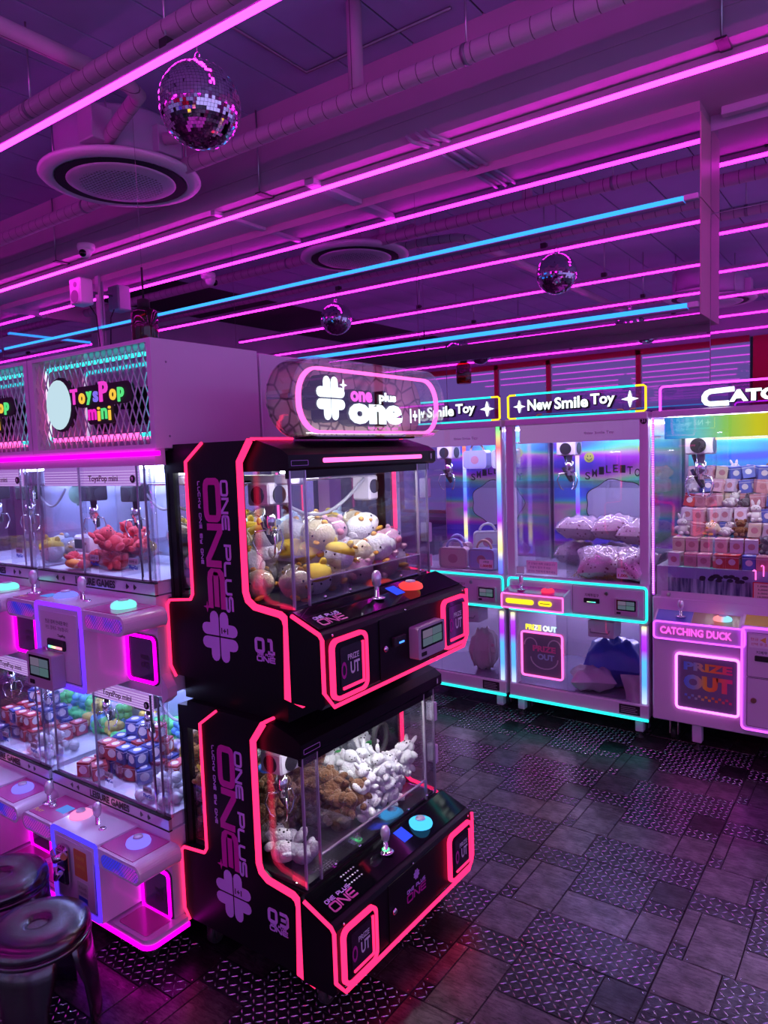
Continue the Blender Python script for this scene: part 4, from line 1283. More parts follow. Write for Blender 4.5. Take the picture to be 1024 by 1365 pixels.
def white_stack(label):
    t = thing('claw_machine', label, 'claw machine', (TC, 1.62, 0), 'white stacked claw machines')
    # header
    hx0, hx1, hz0, hz1, hy = -2.578, -1.868, 1.662, 2.0, 1.405
    hd = part('header', WHITE, t, lambda m: (m.box(hx0, hx1, hy + .10, 1.855, hz0, hz1), m.box(hx0, hx1, hy, hy + .10, hz1 - .012, hz1), m.box(hx0, hx1, hy, hy + .10, hz0, hz0 + .014), m.box(hx0, hx0 + .03, hy, hy + .10, hz0 + .014, hz1 - .012), m.box(hx1 - .022, hx1, hy, hy + .10, hz0 + .014, hz1 - .012)))
    gx0, gx1, gz0, gz1 = hx0 + .03, hx1 - .022, hz0 + .014, hz1 - .012
    def grille(m):
        p, w = .034, .0035
        L, Hh = gx1 - gx0, gz1 - gz0
        k = Hh / 2.2
        n = int((L + k) / p) + 2
        for s in (1, -1):
            for i in range(-2, n + 6):
                a0 = gx0 - k + i * p if s == 1 else gx0 + i * p
                xa, za, xb, zb_ = a0, gz0, a0 + s * k, gz1
                # clip to the opening
                def clip(xa, za, xb, zb_):
                    pts = []
                    for (x, z) in ((xa, za), (xb, zb_)):
                        if x < gx0:
                            z = za + (zb_ - za) * (gx0 - xa) / (xb - xa); x = gx0
                        elif x > gx1:
                            z = za + (zb_ - za) * (gx1 - xa) / (xb - xa); x = gx1
                        pts.append((x, z))
                    return pts
                if max(xa, xb) <= gx0 + .001 or min(xa, xb) >= gx1 - .001:
                    continue
                pts = clip(xa, za, xb, zb_)
                m.ribbon('F', hy + .012 + (.001 if s == 1 else 0), pts, w, .003)
    part('mesh_grille', GRILLE, hd, grille)
    part('mirror_plate', mat('header_mirror', (0.62, 0.50, 0.62), 0.08, 1.0), hd, lambda m: m.box(gx0, gx1, hy + .094, hy + .10, gz0, gz1))
    nr = rrect(gx0 + .055, gx1 - .008, gz0 + .032, gz1 - .030, .026)
    cyan_part = [p for p in nr]
    part('neon_tube', emit_ramp('cyan_pink_neon', [(0, (1, .12, .45)), (.14, (1, .12, .45)), (.17, (.03, .75, .72)), (1, (.03, .75, .72))], 0, -.32, .30, NEON * .8), hd, lambda m: m.tube([(a, hy + .02, b) for a, b in nr], .007, 6, closed=True))
    part('lower_neon_tube', SOFTPINK, hd, lambda m: m.tube([(gx0 + .085, hy + .0185, gz0 + .032), (gx1 - .07, hy + .0185, gz0 + .032)], .0085, 6))
    # logo: lettering on black blocks, plain badge at its left
    LX = TC + .115
    bk = part('logo_block', BLACKM, hd, lambda m: (m.poly('F', hy + .02, rrect(LX - .15, LX + .165, 1.812, 1.882, .026), .012), m.poly('F', hy + .02, rrect(LX - .085, LX + .065, 1.752, 1.835, .018), .0115)))
    xl = LX - .175
    for ch, w, h, c, dz in (('T', .040, .052, (.85, .05, .60), .006), ('o', .034, .036, (.95, .55, .06), -.003), ('y', .030, .044, (.10, .75, .22), -.004), ('s', .026, .036, (.22, .16, .85), -.002), ('P', .046, .066, (.85, .05, .06), .012), ('o', .034, .036, (.95, .55, .06), -.002), ('p', .032, .046, (.10, .75, .22), -.004)):
        part('logo_letter', emit('letter_%d_%d' % (int(c[0] * 100), int(c[1] * 100)), c, .75), hd, lambda m: put_text(m, 'F', hy + .007, ch, xl + w / 2, 1.845 + dz, w, h, .004, .03))
        xl += w + .010
    xl = LX - .075
    for ch, w, c in (('m', .045, (.85, .02, .55)), ('i', .012, (.95, .55, .06)), ('n', .030, (.10, .75, .22)), ('i', .012, (.95, .55, .06))):
        part('logo_letter', emit('letter_%d_%d' % (int(c[0] * 100), int(c[1] * 100)), c, .75), hd, lambda m: put_text(m, 'F', hy + .007, ch, xl + w / 2, 1.785, w, .046 if ch == 'i' else .036, .004, .012))
        xl += w + .009
    part('round_badge', BLACKM, hd, lambda m: m.poly('F', hy + .02, [(TC - .128 + .088 * math.cos(a), 1.830 + .094 * math.sin(a)) for a in [i * math.pi / 12 for i in range(24)]], .012))
    part('badge_face', emit('badge_pale_blue', (.55, .75, .85), .7), hd, lambda m: m.poly('F', hy + .008, [(TC - .141 + .076 * math.cos(a), 1.830 + .086 * math.sin(a)) for a in [i * math.pi / 12 for i in range(24)]], .002))
    for zz in (1.70, 1.93):
        part('rivet', GREYM, hd, lambda m: m.lathe([(.004, 0), (.003, .002), (0, .0025)], (hx1, 1.46, zz), 8, 'x'))
    part('led_strip', MAGENTA, t, lambda m: m.box(TX0 + .002, -1.855, 1.398, 1.410, 1.640, 1.654))
    part('fascia', WHITE2, t, lambda m: (m.box(TX0 + .002, -1.88, 1.408, 1.447, 1.610, 1.662), m.box(TX0 + .002, TX1, 1.447, 1.85, 1.610, 1.662)))
    part('back_panel', mat('cabinet_lilac', (0.55, 0.56, 0.72), 0.4), t, lambda m: m.box(TX0 + .002, TX1, TYB, TYB + .012, .12, 1.61))
    for z0, z1, lz, tier in ((1.236, 1.610, 1.196, 0), (.460, .860, .418, 1)):
        # glass compartment
        for a, b in ((TX0 + .004, TX0 + .008), (TX1 - .006, TX1 - .002)):
            part('glass_pane', GLASS, t, lambda m: m.box(a, b, TYF + .01, TYB, z0, z1))
        part('glass_pane', GLASS, t, lambda m: m.box(TX0 + .01, TX1 - .01, TYF, TYF + .004, z0, z1))
        for x in (TX0 + .03, TC - .05, TX1 - .03):
            gp = part('glass_post', ACRYL, t, lambda m: m.box(x - .006, x + .006, TYF - .004, TYF + .014, z0, z1))
            part('post_edge', AEDGE, gp, lambda m: m.box(x - .008, x - .006, TYF - .005, TYF + .003, z0, z1))
        part('corner_post', CHROME, t, lambda m: m.box(TX1 - .075, TX1 - .068, TYF - .006, TYF - .002, z0, z1))
        part('corner_tube', ACRYL, t, lambda m: m.tube([(TX1 - .004, TYF + .002, z0), (TX1 - .004, TYF + .002, z1)], .010, 8))
        bn = part('banner', emit_ramp('banner_lilac_lines', [(0, (.36, .16, .62)), (1, (.50, .24, .75))], 0, -.3, .3, .7), t, lambda m: m.box(TX0 + .05, TX1 - .08, TYF + .010, TYF + .014, z1 - .065, z1 + .0))
        part('banner_lettering', mat('banner_print', (.25, .10, .12), .5), bn, lambda m: put_text(m, 'F', TYF + .009, 'ToysPop mini', TC + .07, z1 - .042, .17, .026, .001, .03))
        for k in range(6):
            part('banner_line', emit('banner_line', (.75, .55, 1.0), .8), bn, lambda m: m.box(TX0 + .05, TX1 - .08, TYF + .0085, TYF + .0095, z1 - .062 + k * .009, z1 - .060 + k * .009))
        part('number_badge', [DECALK, DECALW], bn, lambda m: (m.lathe([(.013, TYF - .003), (.013, TYF)], (TX1 - .098, 0, z1 - .042), 16, 'y'), put_text(m, 'F', TYF - .0035, '9', TX1 - .098, z1 - .042, .010, .015, .0006, .03, mi=1)))
        part('compartment_floor', mat('bed_pale', (0.72, 0.74, 0.86), 0.45), t, lambda m: m.box(TX0 + .01, TX1 - .01, TYF + .006, TYB, lz, z0 + .004))
        part('rear_panel', mat('rear_panel_pale', (.55, .60, .85), .3, coat=.2), t, lambda m: m.box(TX0 + .09, TX1 - .10, TYB - .004, TYB - .001, z0 + .02, z1 - .08))
        part('light_strip', CABB, t, lambda m: m.box(TX0 + .05, TX1 - .05, TYF + .03, TYF + .05, z1 - .010, z1 - .004))
        part('light_strip', CABB, t, lambda m: m.box(TX0 + .05, TX1 - .05, TYB - .05, TYB - .03, z1 - .010, z1 - .004))
        # strip with lettering
        ls = part('lettering_strip', mat('silver_strip', (0.62, 0.60, 0.68), 0.22, 0.5), t, lambda m: m.box(TX0 + .004, TX1, TYF - .014, TYF - .002, lz, lz + .040))
        part('strip_edge', BLACKM, ls, lambda m: m.box(TX0 + .004, TX1 + .002, TYF - .016, TYF - .002, lz + .038, lz + .042))
        part('strip_edge', BLACKM, ls, lambda m: m.box(TX0 + .004, TX1 + .002, TYF - .016, TYF - .002, lz - .002, lz + .002))
        part('strip_text', DECALK, ls, lambda m: put_text(m, 'F', TYF - .0145, 'LEISURE GAMES', TC + .02, lz + .020, .235, .027, .0006, .045))
        for xx in (TC - .21, TC - .17, TC + .20, TC + .24):
            sgn = -1 if xx < TC else 1
            part('arrow_mark', DECALK, ls, lambda m: m.poly('F', TYF - .0145, [(xx, lz + .010), (xx + sgn * .014, lz + .020), (xx, lz + .030), (xx - sgn * .004, lz + .020)], .0006))
        # fascia below, console, coin box
        zc = lz - .031                      # console top
        zl = .868 if tier == 0 else .118
        part('front_panel', WHITE2, t, lambda m: m.box(TX0 + .004, TX1, TYF - .012, TYB, zl, lz - .003))
        if tier == 0:
            part('flared_skirt', WHITE2, t, lambda m: m.prism([(TX1, .845), (TX1 + .030, .868), (TX1 + .030, .90), (TX1, .94)], 'y', TYF - .010, 1.446))
        cp = []
        y0, y1, zc0 = 1.25, TYF - .012, zc - .062
        con = part('console', WHITE, t, lambda m: m.prism(rrect(TX0 + .062, -1.862, zc0, zc, .027, 6), 'y', y0, y1))
        part('console_top', mat('magenta_console_print', (.55, .10, .36), .25, coat=.3), con, lambda m: m.box(TX0 + .090, TX1 + .006, y0 + .012, y1 - .006, zc, zc + .002))
        for a, b in ((TX0 + .076, TC - .100), (TC + .205, -1.872)):
            part('speaker_panel', SPKMAT, con, lambda m: m.poly('F', y0, rrect(a, b, zc0 + .010, zc - .010, .018), .003))
        for k, (jx, bx) in enumerate(((TC - .250, TC - .05), (TC + .056, TC + .277))):
            joystick(con, jx, 1.335, zc + .002, .95)
            dome_button(con, bx, 1.338, zc + .002, BTN[((0, 2), (2, 1))[tier][k]], .040)
            part('blue_display', emit('pale_blue_screen', (.10, .22, .75), .8), con, lambda m: m.box(jx + .075, jx + .125, 1.315, 1.360, zc + .002, zc + .004))
            part('small_button', CHROME, con, lambda m: m.lathe([(.014, 0), (.014, .006), (.009, .010), (0, .010)], (jx + .042, 1.325, zc + .002), 14))
            part('console_print', mat('yellow_print', (.7, .5, .08), .5), con, lambda m: put_text(m, 'T', zc + .002, 'PLAY', jx + .02, 1.285, .045, .016, .0008, .02))
        bx0, bx1, bz0, bz1 = TC - .088, TC + .182, (.895 if tier == 0 else .128), zc + .008
        cb = part('coin_box', WHITE, t, lambda m: m.box(bx0, bx1, 1.252, TYF - .012, bz0, bz1))
        part('led_edge', LEDBLUE, cb, lambda m: m.ribbon('F', 1.252, rrect(bx0 + .006, bx1 - .006, bz0 + .006, bz1 - .006, .010), .014, .006, True))
        dr = part('coin_box_door', WHITE2, cb, lambda m: m.poly('F', 1.252, rrect(bx0 + .028, bx1 - .028, bz0 + .025, bz1 - .030, .003, 2), .004))
        part('door_gap', DECALK, cb, lambda m: m.ribbon('F', 1.252, rrect(bx0 + .024, bx1 - .024, bz0 + .021, bz1 - .026, .003, 2), .002, .0006, True))
        if tier == 0:
            part('instruction_print', DECALK, dr, lambda m: (put_text(m, 'F', 1.248, '현금 결제 안내문 확인', TC + 0.0380, bz1 - .062, .135, .014, .0006), put_text(m, 'F', 1.248, '카드 결제도 가능합니다', TC + 0.0380, bz1 - .082, .135, .014, .0006), put_text(m, 'F', 1.248, 'ToysPop', TC + 0.0630, bz1 - .106, .045, .012, .0006, .03)))
            part('bill_acceptor', BLACKM, dr, lambda m: m.cbox(TC - 0.0120, TC + 0.0880, 1.238, 1.248, bz1 - .152, bz1 - .118, .003))
            part('acceptor_lights', emit_ramp('acceptor_rgb', [(0, (1, .1, .1)), (.4, (.1, .2, 1)), (.6, (.2, 1, .3)), (1, (1, .2, .3))], 0, -.04, .05, 1.6), dr, lambda m: m.box(TC - 0.0020, TC + 0.0780, 1.2365, 1.238, bz1 - .147, bz1 - .139))
            part('door_lock', CHROME, dr, lambda m: m.lathe([(.012, 1.238), (.012, 1.248)], (TC - 0.0290, 0, bz1 - .160), 14, 'y'))
            card_terminal(dr, 'F', 1.247, TC - 0.0770, TC + 0.0730, bz0 + .004, bz0 + .118, .045)
        else:
            part('coin_mechanism', CHROME, dr, lambda m: (m.cbox(TC - 0.0320, TC + 0.0280, 1.225, 1.248, bz0 + .085, bz0 + .22, .010), m.tube([(TC - 0.0420, 1.228, bz0 + .190), (TC - 0.0020, 1.212, bz0 + .182), (TC + 0.0310, 1.220, bz0 + .200)], .014, 10), m.tube([(TC - 0.0270, 1.222, bz0 + .14), (TC + 0.0030, 1.205, bz0 + .12), (TC + 0.0230, 1.21, bz0 + .145)], .009, 8)))
            part('price_sticker', mat('orange_sticker', (.55, .16, .06), .5), dr, lambda m: m.poly('F', 1.248, rrect(TC + 0.0450, TC + 0.1180, bz0 + .125, bz0 + .220, .004, 2), .001))
            part('sticker_print', mat('yellow_print'), dr, lambda m: (put_text(m, 'F', 1.2469, '500원', TC + 0.0810, bz0 + .195, .05, .016, .0006), put_text(m, 'F', 1.2469, '1,000원', TC + 0.0810, bz0 + .165, .05, .016, .0006)))
            part('warning_sticker', mat('yellow_sticker', (.62, .38, .05), .5), dr, lambda m: m.poly('F', 1.248, rrect(TC + 0.0550, TC + 0.1180, bz0 + .035, bz0 + .112, .005, 2), .001))
            part('warning_print', [DECALK, mat('blue_print', (.03, .08, .5), .5)], dr, lambda m: (put_text(m, 'F', 1.2469, '주의사항', TC + 0.0860, bz0 + .092, .046, .012, .0006), put_text(m, 'F', 1.2469, '기계를 흔들지', TC + 0.0860, bz0 + .074, .048, .010, .0006), m.poly('F', 1.2469, rrect(TC + 0.0610, TC + 0.1120, bz0 + .040, bz0 + .062, .002, 2), .0006, 1)))
        pz0, pz1 = (.905, 1.058) if tier == 0 else (.112, .270)
        for a in (TC - .318, TC + .184):
            pw = part('prize_out_frame', BLACKG, t, lambda m: m.poly('F', TYF - .012, rrect(a - .002, a + .160, pz0 - .004, pz1 + .008, .020), .004))
            part('neon_ring', MAGENTA, pw, lambda m: m.ribbon('F', TYF - .016, rrect(a + .006, a + .150, pz0 + .004, pz1, .016), .009, .006, True))
            part('flap', mat('flap_violet', (.06, .03, .12), .1, coat=.4), pw, lambda m: m.poly('F', TYF - .016, rrect(a + .022, a + .142, pz0 + .014, pz1 - .010, .010), .002))
            part('flap_print', DECALK, pw, lambda m: (put_text(m, 'F', TYF - .018, 'PRIZE', a + .098, pz0 + .085, .045, .015, .0006, .02), put_text(m, 'F', TYF - .018, 'OUT', a + .098, pz0 + .060, .045, .020, .0006, .03)))
        # claws
        part('gantry_rail', CHROME, t, lambda m: m.tube([(TX0 + .02, 1.66, z1 - .07), (TX1 - .02, 1.66, z1 - .07)], .006, 6))
        for cx in (TC - .20, TC + .06):
            claw_unit(t, cx, 1.56, z1 - .070, .75, BLACKM)
        part('cable_loop', mat('grey_cable'), t, lambda m: m.tube([(TC + .08 + .22 * q, 1.58, z1 - .085 - .07 * math.sin(q * math.pi)) for q in [i / 12 for i in range(13)]], .005, 6))
        part('divider', ACRYL, t, lambda m: m.box(TC - .004, TC, TYF + .02, TYB - .02, z0, z0 + .10))
        part('chute_pane', ACRYL, t, lambda m: m.box(TC + .01, TC + .14, TYF + .13, TYF + .134, z0 + .002, z0 + .085))
        part('chute_pane', ACRYL, t, lambda m: m.box(TC + .14, TC + .144, TYF + .01, TYF + .134, z0 + .002, z0 + .085))
        for xx in (TC - .02, TC + .20):
            st_ = part('window_sticker', mat('yellow_sticker'), t, lambda m: m.poly('F', TYF - .0005, rrect(xx, xx + .05, z0 + .052, z0 + .072, .003, 2), .0006))
            part('sticker_print', [DECALK, mat('blue_print', (.03, .08, .5), .5)], st_, lambda m: (put_text(m, 'F', TYF - .0012, '500원 x2', xx + .025, z0 + .062, .042, .010, .0005, .01), put_text(m, 'F', TYF - .0006, 'PlayGo', xx + .025, z0 + .040, .046, .016, .0005, .03, mi=1)))
    # base
    bp = [q for q in rrect(TX0 + .004, TX1 + .025, 1.285, 1.446, .035)][:6] + [(TX1 + .025, 1.446), (TX1, 1.446), (TX1, TYB + .02), (TX0 + .004, TYB + .02), (TX0 + .004, 1.285)]
    ba = part('base_plate', WHITE, t, lambda m: m.prism(bp, 'z', .085, .116))
    part('base_led', MAGENTA, ba, lambda m: m.ribbon('T', .084, [(TX0 + .004, 1.285)] + rrect(TX0 + .004, TX1 + .025, 1.285, 1.446, .035)[:6] + [(TX1 + .025, 1.446)], .008, .014))
    part('base_mat', mat('magenta_console_print'), ba, lambda m: m.poly('T', .116, rrect(TC + .195, TX1 - .005, 1.300, 1.398, .010), .002))
    part('base_mat', mat('magenta_console_print'), ba, lambda m: m.poly('T', .116, rrect(TX0 + .015, TC - .10, 1.300, 1.398, .010), .002))
    for x, y in ((TX0 + .06, 1.36), (TX1 - .06, 1.36), (TX0 + .06, 1.80), (TX1 - .06, 1.80)):
        caster(t, x, y, .085, .03)
    return t

tp1 = white_stack('white stacked claw machine beside the black stack, mesh header fully in view')
tp2 = copy_tree(tp1)
tp2.location.x -= .72
tp2['label'] = 'white stacked claw machine at the left edge of the photo, mostly cut off'
# the machine standing back to back behind it shows only its side
t = thing('claw_machine', 'plain side of the rear white cabinet showing above the black stack', 'claw machine', (TC, 2.1, 0), 'white stacked claw machines')
part('header', WHITE, t, lambda m: m.cbox(TX0, -1.872, 1.872, 2.36, 1.662, 1.996, .004))
part('cabinet', WHITE2, t, lambda m: m.box(TX0, -1.965, 1.872, 2.34, .10, 1.662))
part('base_plate', WHITE2, t, lambda m: m.box(TX0, -1.965, 1.88, 2.40, .07, .10))
for x, y in ((TX0 + .06, 1.95), (-2.03, 1.95), (TX0 + .06, 2.30), (-2.03, 2.30)):
    caster(t, x, y, .07, .03)

# ------------------------------------------------------------------ back row: two tall machines with cyan neon, one with magenta neon (fronts face -Y)
SX0, SX1, SYF, SYB = -1.922, -1.094, 3.925, 4.66
SCX = (SX0 + SX1) / 2
RAIN = [(0, (.10, .12, 1)), (.08, (.15, .2, 1)), (.16, (1, .9, .25)), (.28, (.8, .55, .6)), (.36, (.30, .02, 1)), (.5, (.12, .25, 1)), (.62, (.15, .45, 1)), (.75, (.8, .6, 1)), (.86, (1, .15, .18)), (1, (.1, .9, .25))]
RAIN2 = [(0, (.5, .6, 1)), (.25, (.1, .35, 1)), (.55, (.08, .4, 1)), (.7, (.35, .02, 1)), (.88, (.4, .05, 1)), (1, (.9, .85, .4))]

def holo_mat(name, seed):  # the foil's reflected rainbow sheen is painted as fixed colours
    m = mat(name, (.5, .5, .6), .25, .15)
    nt = m.node_tree
    b = nt.nodes['Principled BSDF']
    tc = nt.nodes.new('ShaderNodeTexCoord')
    mp = nt.nodes.new('ShaderNodeMapping')
    mp.inputs['Location'].default_value = (seed, seed * .7, 0)
    mp.inputs['Rotation'].default_value = (0, .12, 0)
    mp.inputs['Scale'].default_value = (.35, 1, 2.6)
    nt.links.new(tc.outputs['Object'], mp.inputs[0])
    n = nt.nodes.new('ShaderNodeTexNoise'); n.inputs['Scale'].default_value = 2.6; n.inputs['Detail'].default_value = 1
    nt.links.new(mp.outputs[0], n.inputs['Vector'])
    r = nt.nodes.new('ShaderNodeValToRGB')
    cr = r.color_ramp
    stops = [(.25, (.28, .05, .62)), (.38, (.10, .22, .85)), (.46, (.08, .65, .80)), (.52, (.25, .85, .35)), (.57, (.70, .45, .55)), (.64, (.55, .08, .70)), (.76, (.14, .10, .75))]
    while len(cr.elements) < len(stops):
        cr.elements.new(.5)
    for e, (p, c) in zip(cr.elements, stops):
        e.position = p; e.color = (*c, 1)
    nt.links.new(n.outputs['Fac'], r.inputs[0])
    nt.links.new(r.outputs[0], b.inputs['Base Color'])
    return m

def smile_machine(label, group, contents_print=True):
    t = thing('claw_machine', label, 'claw machine', (SCX, 4.29, 0), group)
    W_ = SX1 - SX0
    ba = part('base', WHITE, t, lambda m: m.cbox(SX0, SX1, SYF, SYB, .128, .205, .004))
    part('base_led', CYAN, ba, lambda m: m.box(SX0, SX1, SYF - .006, SYF + .004, .116, .128))
    part('rating_plate', BLACKM, ba, lambda m: m.poly('F', SYF, rrect(SX1 - .160, SX1 - .045, .140, .194, .002, 2), .001))
    for k in range(4):
        part('plate_print', mat('grey_print', (.35, .35, .38), .5), ba, lambda m: m.box(SX1 - .15, SX1 - .06 - .01 * (k % 2), SYF - .0018, SYF - .001, .150 + k * .010, .153 + k * .010))
    for x in (SX0 + .06, SX1 - .06):
        ft = part('foot', WHITE2, t, lambda m: m.cbox(x - .022, x + .022, SYF + .03, SYF + .075, .04, .128, .004))
        part('foot_pad', RUBBER, ft, lambda m: m.lathe([(.022, 0), (.022, .012), (.010, .016), (.010, .042)], (x, SYF + .052, 0), 12))
        caster(t, x, SYF + .16, .128, .032)
        caster(t, x, SYB - .10, .128, .032)
    # lower compartment
    for x in (SX0, SX1 - .05):
        part('lower_post', WHITE, t, lambda m: m.box(x, x + .05, SYF + .012, SYF + .06, .205, .650))
        part('post_led', emit_ramp('post_led_low', RAIN2, 2, .21, .64, 1.1), t, lambda m: m.box(x + .014, x + .038, SYF + .004, SYF + .012, .212, .640))
    part('lower_pane', GLASS, t, lambda m: m.box(SX0 + .05, SX1 - .05, SYF + .014, SYF + .018, .205, .650))
    for x in (SX0 + .002, SX1 - .006):
        part('side_panel', WHITE2, t, lambda m: m.box(x, x + .004, SYF + .06, SYB, .205, .655))
    part('lower_floor', mat('holo_floor', (.45, .42, .6), .15, .6), t, lambda m: m.box(SX0 + .01, SX1 - .01, SYF + .02, SYB - .01, .205, .210))
    part('back_panel', WHITE2, t, lambda m: m.box(SX0, SX1, SYB - .008, SYB, .205, 1.765))
    part('light_strip', CABL, t, lambda m: m.box(SX0 + .08, SX1 - .08, SYB - .05, SYB - .03, .640, .648))
    pf = part('prize_out_flap', mat('flap_grey', (.18, .18, .24), .15, coat=.4), t, lambda m: m.poly('F', SYF + .014, rrect(SX0 + .088, SX0 + .335, .275, .530, .014), .006))
    part('neon_ring', SOFTPINK, pf, lambda m: m.ribbon('F', SYF + .008, rrect(SX0 + .084, SX0 + .339, .270, .535, .016), .010, .008, True))
    part('flap_lettering', [mat('pink_print', (.75, .15, .35), .5), mat('sky_print', (.35, .55, .70), .5)], pf, lambda m: (put_text(m, 'F', SYF + .008, 'PRIZE', SX0 + .225, .440, .145, .036, .0008, .05), put_text(m, 'F', SYF + .008, 'OUT', SX0 + .235, .392, .105, .036, .0008, .05, mi=1)))
    def face(m):
        c = SX0 + .225
        m.ribbon('F', SYF + .008, [(c - .085 + .04 * math.cos(a) + .0, .455 + .045 * math.sin(a)) for a in [math.pi * i / 8 for i in range(9)]][::-1], .007, .0008)
        m.ribbon('F', SYF + .008, [(c + .065 + .04 * math.cos(a), .455 + .045 * math.sin(a)) for a in [math.pi * i / 8 for i in range(9)]][::-1], .007, .0008)
        m.ribbon('F', SYF + .008, [(c + .085 * math.cos(a), .385 + .065 * math.sin(a)) for a in [math.pi + math.pi * i / 10 for i in range(11)]], .007, .0008)
    part('flap_outline', mat('grey_line', (.5, .48, .55), .5), pf, face)
    part('prize_lettering', emit_ramp('prize_yellow_white', [(0, (1, .85, .05)), (.3, (1, .85, .05)), (.31, (.9, .9, 1)), (.45, (1, .85, .05)), (.6, (.9, .9, 1)), (1, (.5, .9, .9))], 0, -.31, -.11, 1.0), t, lambda m: put_text(m, 'F', SYF + .014, 'PRIZE OUT', SX0 + .205, .564, .195, .034, .003, .05))
    part('pane_joint', ACRYL, t, lambda m: m.box(SX0 + .365, SX0 + .369, SYF + .008, SYF + .014, .21, .645))
    dw = part('cash_drawer', WHITE2, t, lambda m: m.cbox(SX1 - .345, SX1 - .195, SYF + .03, SYF + .16, .545, .640, .004))
    part('drawer_handle', GREYM, dw, lambda m: m.tube([(SX1 - .33, SYF + .028, .59), (SX1 - .325, SYF + .02, .575), (SX1 - .225, SYF + .02, .575), (SX1 - .22, SYF + .028, .59)], .004, 6))
    # console band
    co = part('console', WHITE, t, lambda m: m.cbox(SX0, SX1, SYF, SYB - .01, .655, .868, .004))
    part('console_neon', CYAN, co, lambda m: m.ribbon('F', SYF, rrect(SX0 + .006, SX1 - .006, .666, .857, .022), .011, .008, True))
    dr = part('service_door', WHITE2, co, lambda m: m.poly('F', SYF, rrect(SX0 + .41, SX1 - .02, .684, .838, .003, 2), .004))
    part('door_gap', DECALK, co, lambda m: m.ribbon('F', SYF, rrect(SX0 + .407, SX1 - .017, .681, .841, .003, 2), .002, .0006, True))
    part('door_lock', CHROME, dr, lambda m: m.lathe([(.010, SYF - .010), (.012, SYF - .004)], (SCX + .19, 0, .808), 14, 'y'))
    bs = part('bill_slot', BLACKM, dr, lambda m: m.cbox(SX0 + .475, SX0 + .565, SYF - .012, SYF - .004, .748, .775, .003))
    part('slot_lights', emit_ramp('slot_rgb', [(0, (1, .1, .4)), (.5, (.1, .9, .4)), (1, (.1, .4, 1))], 0, .06, .15, 1.4), bs, lambda m: m.box(SX0 + .495, SX0 + .545, SYF - .0135, SYF - .012, .752, .757))
    part('slot_lettering', DECALK, dr, lambda m: put_text(m, 'F', SYF - .004, '지폐투입구', SX0 + .52, .792, .080, .018, .0006, .01))
    card_terminal(dr, 'F', SYF - .004, SX1 - .175, SX1 - .048, .698, .790, .02)
    cx0, cx1, cy0 = SX0 + .012, SX0 + .398, SYF - .115
    cbx = part('control_box', WHITE, co, lambda m: m.prism([(cy0, .697), (SYF, .680), (SYF, .812), (cy0 + .006, .786)], 'x', cx0, cx1))
    part('control_top', mat('magenta_top', (.62, .06, .40), .2, coat=.3), cbx, lambda m: m.add([(cx0 + .01, cy0 + .012, .7885), (cx1 - .01, cy0 + .012, .7885), (cx1 - .01, SYF - .006, .8125), (cx0 + .01, SYF - .006, .8125)], [(0, 1, 2, 3)]))
    part('box_neon', SOFTPINK, cbx, lambda m: m.ribbon('F', cy0 + .002, rrect(cx0 + .004, cx1 - .004, .700, .783, .008, 3), .007, .006, True))
    part('box_bar', YELLOW, cbx, lambda m: m.poly('F', cy0 + .002, rrect(cx0 + .03, cx0 + .205, .727, .755, .013, 4), .004))
    part('box_bar', YELLOW, cbx, lambda m: m.poly('F', cy0 + .002, rrect(cx0 + .235, cx0 + .315, .727, .755, .013, 4), .004))
    part('bar_mark', DECALK, cbx, lambda m: m.box(cx0 + .245, cx0 + .305, cy0 - .003, cy0 - .002, .739, .743))
    joystick(cbx, cx0 + .105, SYF - .06, .800, .95)
    dome_button(cbx, cx0 + .27, SYF - .06, .800, emit('button_red', (1.0, .04, .12), .9), .038)
    # upper compartment
    for x in (SX0, SX1 - .045):
        part('upper_post', WHITE, t, lambda m: m.box(x, x + .045, SYF + .012, SYF + .055, .868, 1.780))
    for x in (SX0 + .004, SX1 - .008):
        part('side_pane', GLASS, t, lambda m: m.box(x, x + .004, SYF + .06, SYB - .01, .872, 1.762))
    part('front_pane', GLASS, t, lambda m: m.box(SX0 + .045, SX1 - .045, SYF + .016, SYF + .020, .872, 1.762))
    part('pane_bar', ACRYL, t, lambda m: m.box(SX0 + .05, SX1 - .05, SYF + .022, SYF + .030, 1.395, 1.435))
    part('post_led', emit_ramp('post_led_high', RAIN, 2, .88, 1.76, 1.1), t, lambda m: m.box(SX0 + .165, SX0 + .190, SYB - .030, SYB - .022, .90, 1.70))
    part('roof', WHITE, t, lambda m: m.cbox(SX0, SX1, SYF, SYB, 1.762, 1.800, .004))
    part('inner_banner', emit_ramp('inner_banner_pink', [(0, (.42, .20, .52)), (1, (.34, .12, .50))], 0, -.4, .4, .55), t, lambda m: m.box(SX0 + .05, SX1 - .05, SYF + .10, SYF + .104, 1.655, 1.762))
    part('banner_lettering', mat('banner_white_print', (.7, .6, .75), .5), t, lambda m: put_text(m, 'F', SYF + .099, 'New Smile Toy', SCX + .12, 1.700, .17, .022, .0008, .02))
    part('light_strip', CABL, t, lambda m: m.box(SX0 + .06, SX1 - .06, SYF + .12, SYF + .15, 1.752, 1.760))
    part('light_strip', CABL, t, lambda m: m.box(SX0 + .06, SX1 - .06, SYB - .07, SYB - .04, 1.752, 1.760))
    hb = part('holographic_back', holo_mat('holo_foil', .3), t, lambda m: m.box(SX0 + .01, SX1 - .01, SYB - .016, SYB - .010, .880, 1.750))
